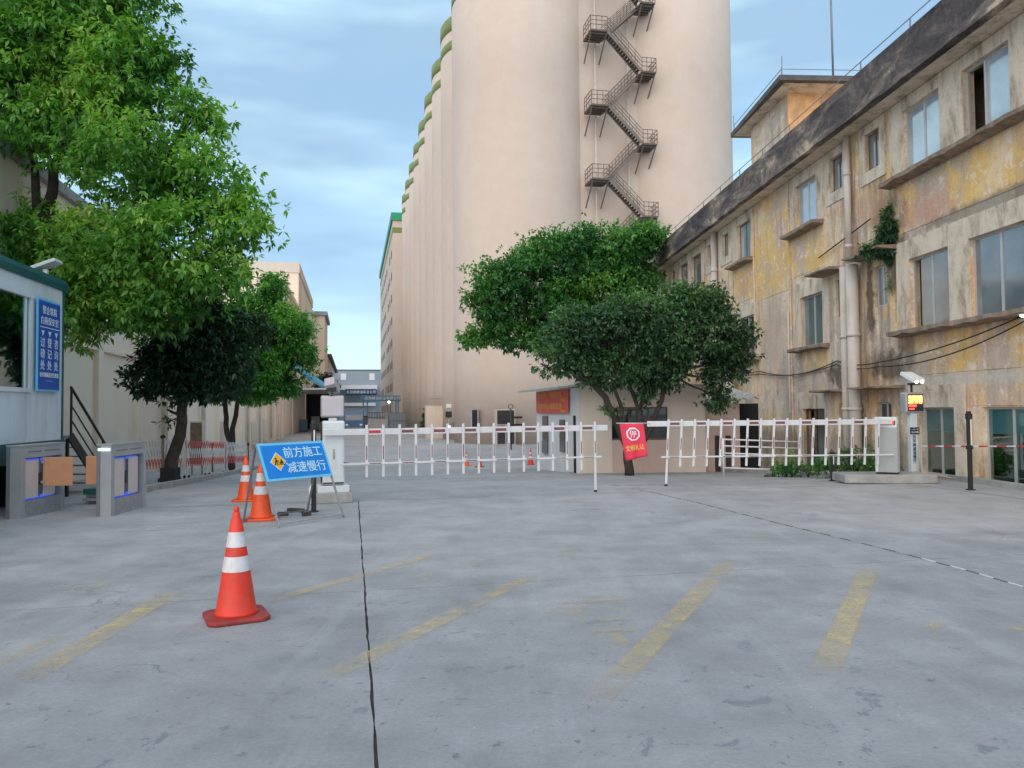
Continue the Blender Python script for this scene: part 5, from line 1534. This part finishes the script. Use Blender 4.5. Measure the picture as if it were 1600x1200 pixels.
# ================================================================ TURNSTILES
def turnstile(x0, y0, label, flap_dir):
    t = thing('turnstile', label, 'turnstile', (x0, y0, 0), R(1.5), 'flap turnstiles of the pedestrian lane')
    w, L, H = .20, 1.12, 1.05
    part(t, 'front_post', (-w, 0, 0), (-.0, .10, H - .02), M['steel'])
    part(t, 'front_edge', (-w - .004, -.012, 0), (-w + .045, 0, H - .02), M['steel_dark'])
    part(t, 'rear_post', (-w, L - .08, 0), (0, L, H - .02), M['steel'])
    part(t, 'lower_panel', (-w + .005, .10, 0), (-.005, L - .08, .24), M['galvanised'])
    part(t, 'upper_panel', (-w + .005, .10, .86), (-.005, L - .08, H - .02), M['steel'])
    part(t, 'top_cover', (-w - .01, -.015, H - .02), (.012, L + .01, H), M['steel'], bevel=.005)
    part(t, 'far_side', (-w + .005, .10, .24), (-w + .02, L - .08, .86), M['galvanised'])
    part(t, 'inner_panel', (-.035, .12, .27), (-.025, .46, .82), M['inner_pink'])
    part(t, 'inner_panel', (-.035, .60, .27), (-.025, L - .22, .82), M['inner_pink'])
    part(t, 'led_strip', (-.10, .12, .80), (-.045, L - .24, .835), M['led_blue'])
    part(t, 'led_strip', (-.10, .12, .25), (-.045, L - .24, .29), M['led_blue'])
    m = MB(); m.tube([(-.06, .52, .27), (-.06, .52, .84)], .022, 10); m.build('drive_shaft', M['steel_dark'], t)
    part(t, 'drive_box', (-.11, .48, .44), (-.03, .57, .62), M['black_metal'])
    part(t, 'slot', (-.004, .16, .94), (0, .50, .955), M['steel_dark']); part(t, 'slot', (-.004, .58, .94), (0, .98, .955), M['steel_dark'])
    fx = (.0, .44) if flap_dir > 0 else (-w - .44, -w)
    m = MB(); m.span((fx[0], .53, .42), (fx[1], .545, .85)); m.build('flap', M['flap_orange'], t, bevel=.006)
    for z in (.48, .78):
        part(t, 'flap_clamp', (-.02 if flap_dir > 0 else -w - .02, .51, z - .02), (.03 if flap_dir > 0 else -w + .01, .565, z + .02), M['steel'])
    if flap_dir < 0: part(t, 'status_light', (-w + .02, -.020, .955), (-.02, -.012, .985), M['led_strip'])
turnstile(-7.02, 11.0, 'steel flap turnstile before the guard cabin, orange flap reaching out to its right', 1)
turnstile(-5.84, 11.2, 'steel flap turnstile with a pale status light, standing alone right of the cabin', -1)

# ================================================================ EXPANDABLE FENCE AND LEFT KERB THINGS
S_, E_ = Vector((-8.35, 17.1, 0)), Vector((-9.5, 27.4, 0))
fd = (E_ - S_); FLn = fd.length; fd.normalize()
def expand_fence(u0, u1, label, cell, topmat):
    o = S_ + fd * u0; o.z = 0
    t = thing('expandable_fence', label, 'expandable fence', (o.x, o.y, zg(o.y)), 0, 'red and white lattice fences at the left kerb')
    def P_(u, z): 
        p = S_ + fd * (u0 + u); return Vector((p.x - o.x, p.y - o.y, z + zg(p.y) - zg(o.y)))
    n = int((u1 - u0) / cell)
    for i in range(n):
        u = i * cell
        for dr in (1, -1):
            a_, b_ = (u, u + cell * 1.5) if dr > 0 else (u + cell * 1.5, u)
            m = MB(); k_ = [(.34, .56, 1), (.56, .82, 0), (.82, 1.02, topmat)]
            off = Vector((.012 * dr, 0, 0))
            for (z0, z1, mi) in k_:
                f0 = (z0 - .34) / .68; f1 = (z1 - .34) / .68
                m.cur = mi; m.bar(P_(a_ + (b_ - a_) * f0, z0) + off, P_(a_ + (b_ - a_) * f1, z1) + off, .012, .035)
            m.build('slat', [M['boom_white'], M['lattice_red']], t)
    for u in (0.1, (u1 - u0) / 2, u1 - u0 - .1):
        m = MB(); m.bar(P_(u, .12), P_(u, 1.05), .03); m.bar(P_(u - .2, .12) , P_(u + .2, .12), .03); lg = m.build('stand', M['boom_white'], t)
        for du in (-.2, .2):
            m = MB(); c_ = P_(u + du, .055); m.tube([c_ - Vector((.015, 0, 0)), c_ + Vector((.015, 0, 0))], .05, 12); m.build('castor', M['black_rubber'], lg)
expand_fence(0, 3.3, 'near stretch of white-topped lattice fence beside the second turnstile', .20, 0)
expand_fence(3.5, 7.6, 'middle red-topped stretch of lattice fence between the two left trees', .20, 1)
expand_fence(7.7, 10.3, 'far stretch of lattice fence ending behind the orange cones', .20, 0)
for i, (px, py, h, lb) in enumerate(((254, 757, 1.05, 'thin stake with a dark cap left of the leaning tree trunk, nearest of the row'), (332, 738, .95, 'thin stake with a dark cap midway between the two left trees'), (352, 735, .95, 'thin stake with a dark cap just left of the forked tree trunk'), (369, 733, .95, 'thin stake with a dark cap just right of the forked tree trunk'), (388, 731, 1.0, 'last thin stake of the row, standing above the orange cones'))):
    p = gpt(px, py)
    t = thing('capped_stake', lb, 'stake', p, 0, 'capped stakes along the left fence')
    m = MB(); m.tube([(0, 0, 0), (0, 0, h)], .030, 8); m.build('shaft', M['rust_frame'], t)
    m = MB(); m.lathe([(.03, h - .01), (.055, h), (.055, h + .05), (.02, h + .07)], 10); m.build('cap', M['black_rubber'], t)
lk = MB()
for (a_, b_) in (((222, 770), (262, 762)), ((262, 762), (330, 748)), ((330, 748), (400, 733))):
    lk.bar(gpt(*a_) + Vector((0, 0, .05)), gpt(*b_) + Vector((0, 0, .05)), .18, .13)
lk.build('kerb', M['kerb_concrete'], kind='structure')
eb = thing('electric_box', 'grey-green electric box against the warehouse wall left of the forked tree', 'electric box', (at(308, 700, 24.5).x, 24.5, zg(24.5)), R(11.8))
part(eb, 'case', (-.2, -.15, .3), (.2, .15, 1.7), M['warehouse_dark'], bevel=.01)
part(eb, 'door', (-.17, -.16, .35), (.17, -.152, 1.65), M['rust_frame'])
for x in (-.15, .15): part(eb, 'leg', (x - .02, -.02, 0), (x + .02, .02, .3), M['steel_dark'])

# ================================================================ TREES
def leaf_mesh(name, mat, clusters, per, spread, L, Wf=.42, droop=.35, tint_base=None, key=0, gravity=0.0):
    """clusters: list of (centre, outward, tint). One mesh of folded leaf blades set in small whorls."""
    r_ = np.random.default_rng(100 + key)
    C = np.array([c[0] for c in clusters]); O = np.array([c[1] for c in clusters]); T = np.array([c[2] for c in clusters])
    n = len(C)
    whorl = 6; nw = max(1, per // whorl)
    # whorl centres
    wc = np.repeat(C, nw, axis=0) + r_.normal(0, 1, (n * nw, 3)) * spread * np.array([1, 1, .62])
    wo = np.repeat(O, nw, axis=0) + r_.normal(0, .55, (n * nw, 3)); wo /= np.linalg.norm(wo, axis=1)[:, None]
    wt = np.repeat(T, nw) + r_.normal(0, .10, n * nw)
    p = np.repeat(wc, whorl, axis=0); o = np.repeat(wo, whorl, axis=0); t = np.repeat(wt, whorl) + r_.normal(0, .08, n * nw * whorl)
    d = r_.normal(0, 1, p.shape); d /= np.linalg.norm(d, axis=1)[:, None]
    d = d * .95 + o * .55 + np.array([0, 0, -droop]); d /= np.linalg.norm(d, axis=1)[:, None]
    up = np.array([0, 0, 1.0]) + r_.normal(0, .45, p.shape)
    s = np.cross(d, up); s /= (np.linalg.norm(s, axis=1)[:, None] + 1e-9)
    nn = np.cross(s, d)
    l = L * r_.uniform(.65, 1.2, len(p))[:, None]; w = l * Wf * .5
    p = p + d * l * .15
    v0 = p; v1 = p + d * l * .45 + s * w + nn * l * .05; v2 = p + d * l - np.array([0, 0, 1]) * l * .12; v3 = p + d * l * .45 - s * w + nn * l * .05
    V = np.stack([v0, v1, v2, v3], 1).reshape(-1, 3)
    N_ = len(p); base = np.arange(N_) * 4
    F = np.stack([base, base + 1, base + 2, base, base + 2, base + 3], 1).reshape(-1)
    me = bpy.data.meshes.new(name)
    me.vertices.add(len(V)); me.vertices.foreach_set('co', V.reshape(-1).astype(np.float32))
    nf = N_ * 2
    me.loops.add(nf * 3); me.loops.foreach_set('vertex_index', F.astype(np.int32))
    me.polygons.add(nf); me.polygons.foreach_set('loop_start', (np.arange(nf) * 3).astype(np.int32)); me.polygons.foreach_set('loop_total', np.full(nf, 3, np.int32))
    me.update(calc_edges=True)
    at_ = me.attributes.new('tint', 'FLOAT', 'POINT'); at_.data.foreach_set('value', np.repeat(np.clip(t, 0, 1), 4).astype(np.float32))
    me.materials.append(mat)
    return me

def crown_clusters(lobes, dens, key, cull=.0, freq=.9, inner=.45):
    """lobes: (centre, radius). Points through the outer shell of each lobe, thinned by noise so gaps stay open."""
    rr = random.Random(key); out = []
    for (c, r_) in lobes:
        n = int(dens * r_ * r_)
        for _ in range(n):
            d = Vector((rr.gauss(0, 1), rr.gauss(0, 1), rr.gauss(0, 1))).normalized()
            f = inner + (1 - inner) * rr.random() ** .55
            bumpy = 1 + .34 * noise.noise(Vector(d) * 2.2 + Vector((c[0], c[1], key))) + .22 * noise.noise(Vector(d) * 5.5 + Vector((c[1], key, c[0])))
            p = Vector(c) + Vector((d.x, d.y, d.z * .86)) * r_ * f * bumpy
            if noise.noise(p * freq + Vector((key * 3.1, 0, 0))) < cull - .5 + .0: continue
            t = .42 + .5 * noise.noise(p * .55 + Vector((0, key, 0))) + .22 * (d.z) * 1.0 * (f > .7) + rr.gauss(0, .08)  # outer tops lighter, undersides darker: light and shade put into the leaf tint
            out.append((tuple(p), tuple(d), t))
    return out

def tree(name, label, base, stems, lobes, leafm, dens, per, spread, L, key, cull=.28, bark='bark', group=None, droop=.35, Wf=.42, limbs=True, cat='tree', freq=1.1):
    b = Vector(base)
    t = thing(name, label, cat, b, 0, group)
    lb = [((Vector(c) - b)[:], r_) for c, r_ in lobes]
    m = MB()
    for pts, r0, r1 in stems:
        P_ = [Vector(q_) - b for q_ in pts]
        # smooth and roughen the stem
        Q = []
        for i in range(len(P_) - 1):
            for k in range(5):
                f = k / 5; q_ = P_[i].lerp(P_[i + 1], f)
                q_ += Vector((noise.noise(q_ * 1.6 + Vector((key, 0, 0))), noise.noise(q_ * 1.6 + Vector((0, key, 5))), 0)) * r0 * .8 * (0 if (i == 0 and k == 0) else 1)
                Q.append(q_)
        Q.append(P_[-1]); n = len(Q)
        m.tube(Q, [r0 + (r1 - r0) * (i / (n - 1)) ** .8 for i in range(n)], 10)
    m.build('trunk', M[bark], t)
    if limbs:
        m = MB(); rr = random.Random(key)
        tips = [Vector(s_[0][-1]) - b for s_ in stems]
        for (c, r_) in lb:
            c = Vector(c); src = min(tips, key=lambda q_: (q_ - c).length)
            mid = src.lerp(c, .5) + Vector((rr.uniform(-.2, .2), rr.uniform(-.2, .2), -.15 * r_))
            rad = min(.09, .05 * r_ + .02)
            m.tube([src, mid, c], [rad, rad * .7, rad * .4], 7)
            for _ in range(7):
                d = Vector((rr.gauss(0, 1), rr.gauss(0, 1), rr.gauss(0, .8))).normalized()
                e = c + d * r_ * .85; md = c.lerp(e, .5) + Vector((0, 0, .06 * r_))
                m.tube([mid.lerp(c, rr.uniform(.3, 1)), md, e], [rad * .42, rad * .28, rad * .12], 5)
        m.build('limb', M[bark], t)
    cl_ = crown_clusters([(Vector(c), r_) for c, r_ in lb], dens, key, cull, freq)
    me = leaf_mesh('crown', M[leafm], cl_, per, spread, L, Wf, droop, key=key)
    o = bpy.data.objects.new('crown', me); COL.objects.link(o); o.parent = t
    return t
def lobes_px(lst, Y):
    out = []
    for i, q_ in enumerate(lst):
        px, py, rp = q_[:3]; dy = q_[3] if len(q_) > 3 else 0
        out.append((at(px, py, Y + dy), rp * (Y + dy) / 1200 * .93))
    return out

# big tree behind the guard cabin
Y1 = 16.5
b1 = at(70, 700, Y1); b1.z = zg(Y1)
tree('broadleaf_tree', 'large bright green broadleaf tree rising behind the guard cabin at far left', b1,
     [([b1, at(62, 560, Y1), at(66, 430, Y1), at(75, 330, Y1)], .24, .15),
      ([at(75, 330, Y1), at(88, 260, Y1), at(110, 190, Y1)], .13, .07), ([at(68, 400, Y1), at(57, 290, Y1), at(35, 180, Y1)], .12, .06),
      ([at(66, 430, Y1), at(140, 400, Y1 - .4), at(215, 370, Y1 - .8)], .13, .07)],
     lobes_px([(120, 55, 120, 0), (205, 110, 88, -.3), (40, 120, 130, .5), (130, 200, 105, 0), (-60, 60, 160, .6), (-60, 330, 90, 0), (215, 250, 100, -.5), (325, 286, 70, -.9), (362, 350, 50, -1.1), (278, 390, 94, -1.1), (335, 425, 46, -1.2), (170, 400, 95, -.4), (180, 480, 62, -.6), (110, 470, 62, 0), (250, 470, 62, -.8), (150, 530, 30, -.4), (60, 370, 62, .2), (160, -60, 120, 0), (20, -80, 140, .5), (305, 180, 40, -.6)], Y1),
     'leaf_bright', 120, 60, .21, .155, 3, cull=.29, droop=.45, freq=1.25)
# dark tree
Y2 = 17.6
b2 = gpt(266, 757)
tree('dark_tree', 'dark small tree with a leaning trunk behind the near lattice fence', b2,
     [([b2, at(268, 720, Y2), at(282, 680, Y2), at(281, 645, Y2), at(296, 600, Y2)], .16, .10), ([at(296, 610, Y2), at(340, 560, Y2)], .08, .05), ([at(284, 650, Y2), at(262, 640, Y2 - .2)], .03, .015)],
     lobes_px([(300, 545, 62), (238, 590, 34), (262, 560, 42), (360, 530, 52), (350, 580, 44), (395, 520, 36, .3), (300, 595, 38), (320, 500, 45), (262, 660, 7)], Y2),
     'leaf_dark', 190, 48, .13, .15, 5, cull=.12)
part(bpy.data.objects[-1] if False else [o for o in bpy.data.objects if o.name == 'dark_tree'][0], 'trunk_guard', (-.16, -.16, 0), (.16, .16, .38), M['dark_interior'])
Y3 = 25.0
b3 = gpt(363, 735)
Y3 = b3.y
tree('forked_tree', 'fresh green tree with a forked trunk farther along the left fence', b3,
     [([b3, at(361, 700, Y3)], .14, .12), ([at(361, 702, Y3), at(350, 640, Y3), at(352, 600, Y3)], .11, .07), ([at(361, 702, Y3), at(368, 650, Y3), at(378, 600, Y3)], .11, .07)],
     lobes_px([(400, 540, 56), (440, 515, 46), (458, 560, 34), (430, 590, 42), (375, 600, 34), (395, 480, 34), (462, 520, 28), (395, 620, 18), (355, 560, 40), (420, 450, 26), (340, 610, 18)], Y3),
     'leaf_fresh', 150, 54, .16, .16, 7, cull=.18)
# back right tree
Y4 = 37.0
b4 = at(905, 700, Y4); b4.z = zg(Y4)
tree('mango_tree', 'big wide bright green tree in front of the silos, left of the old building end', b4,
     [([b4, at(903, 640, Y4), at(905, 560, Y4)], .38, .25), ([at(905, 560, Y4), at(860, 500, Y4), at(810, 480, Y4)], .2, .1), ([at(905, 560, Y4), at(940, 480, Y4)], .2, .1)],
     lobes_px([(780, 465, 48), (826, 425, 52), (757, 505, 30), (895, 410, 56), (955, 395, 48), (1000, 375, 34), (975, 440, 48), (880, 480, 56), (838, 505, 40), (930, 470, 56), (745, 528, 18), (800, 515, 34), (850, 385, 28), (910, 372, 26), (765, 430, 28), (870, 530, 34), (1022, 372, 20), (1004, 430, 24, 1), (750, 470, 20), (930, 530, 40, -2)], Y4),
     'leaf_mango', 60, 66, .28, .215, 9, cull=.30, Wf=.5)
# front right tree
Y5 = 20.3
b5 = Vector((at(983, 700, Y5).x, Y5, zg(Y5)))
q5 = lambda x, y, d=0: at(x, y, Y5 + d)
tree('courtyard_tree', 'dark green spreading multi-stemmed tree in front of the cream wall, behind the flag', b5,
     [([b5, q5(980, 700), q5(962, 655), q5(946, 622), q5(925, 602), q5(905, 585)], .13, .06), ([q5(986, 715), q5(996, 670), q5(1000, 640)], .13, .09), ([q5(1000, 642), q5(988, 610), q5(968, 575)], .06, .04), ([q5(1000, 642), q5(1010, 605), q5(1015, 570)], .05, .035),
      ([q5(992, 705), q5(1020, 665), q5(1032, 625), q5(1040, 580)], .09, .05), ([q5(968, 668), q5(972, 640), q5(955, 590)], .07, .04)],
     lobes_px([(895, 530, 48), (872, 560, 34), (905, 500, 30), (950, 520, 56), (1010, 505, 56), (1075, 490, 46), (1110, 520, 52), (1140, 555, 34), (1050, 545, 46), (960, 575, 38), (902, 566, 26), (1005, 575, 36), (1128, 590, 30), (1095, 478, 34), (1060, 470, 30), (1045, 590, 20), (928, 588, 14), (1118, 470, 18), (1152, 520, 22), (985, 485, 40), (1012, 616, 14), (952, 640, 8), (850, 572, 13), (1120, 618, 22, .3), (1030, 560, 40)], Y5),
     'leaf_deep', 170, 60, .14, .125, 11, cull=.30, Wf=.5)
# far bush
Y6 = 128
b6 = at(505, 655, Y6); b6.z = ZLOW
tree('far_tree', 'small brownish tree top showing above the loading canopy on the left street side', b6, [([b6, at(508, 615, Y6)], .3, .2)], lobes_px([(508, 597, 14), (500, 604, 8), (516, 606, 9)], Y6), 'leaf_far', 26, 36, .5, .5, 13, cull=.1, limbs=False)

# weeds on the canopy of the old building
wd = Vector((9.634, 8, 0)) 
w0_ = at(1352, 398, 19.0); 
tree('wall_fig', 'green weeds and hanging roots growing on the old building beside the second-storey windows', at(1395, 402, 18.35),
     [([at(1395, 402, 18.35), at(1402, 370, 18.3), at(1398, 335, 18.3)], .03, .01)],
     lobes_px([(1402, 360, 26, -.1), (1424, 376, 22, -.1), (1388, 388, 16, -.1), (1412, 400, 20, -.1), (1360, 390, 12), (1398, 332, 16), (1418, 345, 16), (1408, 428, 13), (1402, 450, 8)], 18.3), 'leaf_deep', 800, 36, .06, .13, 17, cull=.25, Wf=.3, limbs=False, cat='plant', droop=.8)
# shrubs at the foot of the old building
for i, (px, Yq, h, r_, lb) in enumerate(((1228, 18.6, .35, .45, 'low shrub leftmost at the foot of the old building behind the right boom'), (1262, 18.2, .30, .42, 'second low shrub at the foot of the old building'), (1300, 17.6, .45, .5, 'leafy shrub around the short black post'), (1338, 17.2, .55, .5, 'tall leafy shrub left of the right barrier cabinet'), (1372, 16.9, .5, .42, 'shrub directly behind the right barrier cabinet'), (1418, 16.9, .35, .3, 'small shrub between the cabinet and the screen post'))):
    c = at(px, 700, Yq); bz = zg(Yq)
    b_ = Vector((c.x, Yq, bz))
    tree('foot_shrub', lb, b_, [([b_, b_ + Vector((.05, 0, h))], .02, .008), ([b_, b_ + Vector((-.12, .05, h * .8))], .015, .006)],
         [(b_ + Vector((0, 0, h * .9)), r_ * .62), (b_ + Vector((-.3, .1, h * .5)), r_ * .45), (b_ + Vector((.3, .0, h * .5)), r_ * .45)], 'leaf_deep' if i % 2 else 'leaf_mango', 260, 18, .09, .10, 31 + i, cull=.2, limbs=False, cat='shrub', group='shrubs at the foot of the old building')
# small conifer and potted plant at the silo feet
for (px, Yq, h, lb) in ((668, 78, 2.6, 'small dark conifer at the foot of the silos behind the left boom'), (717, 66, 1.6, 'tiny dark potted plant at the silo foot right of the signal post')):
    c = at(px, 660, Yq); b_ = Vector((c.x, Yq, ZLOW + .4))
    tree('small_conifer', lb, b_, [([b_, b_ + Vector((0, 0, h))], .05, .02)], [(b_ + Vector((0, 0, h * (.3 + .2 * k))), h * (.26 - .05 * k)) for k in range(4)], 'leaf_dark', 120, 24, .12, .2, int(px), cull=.0, limbs=False)
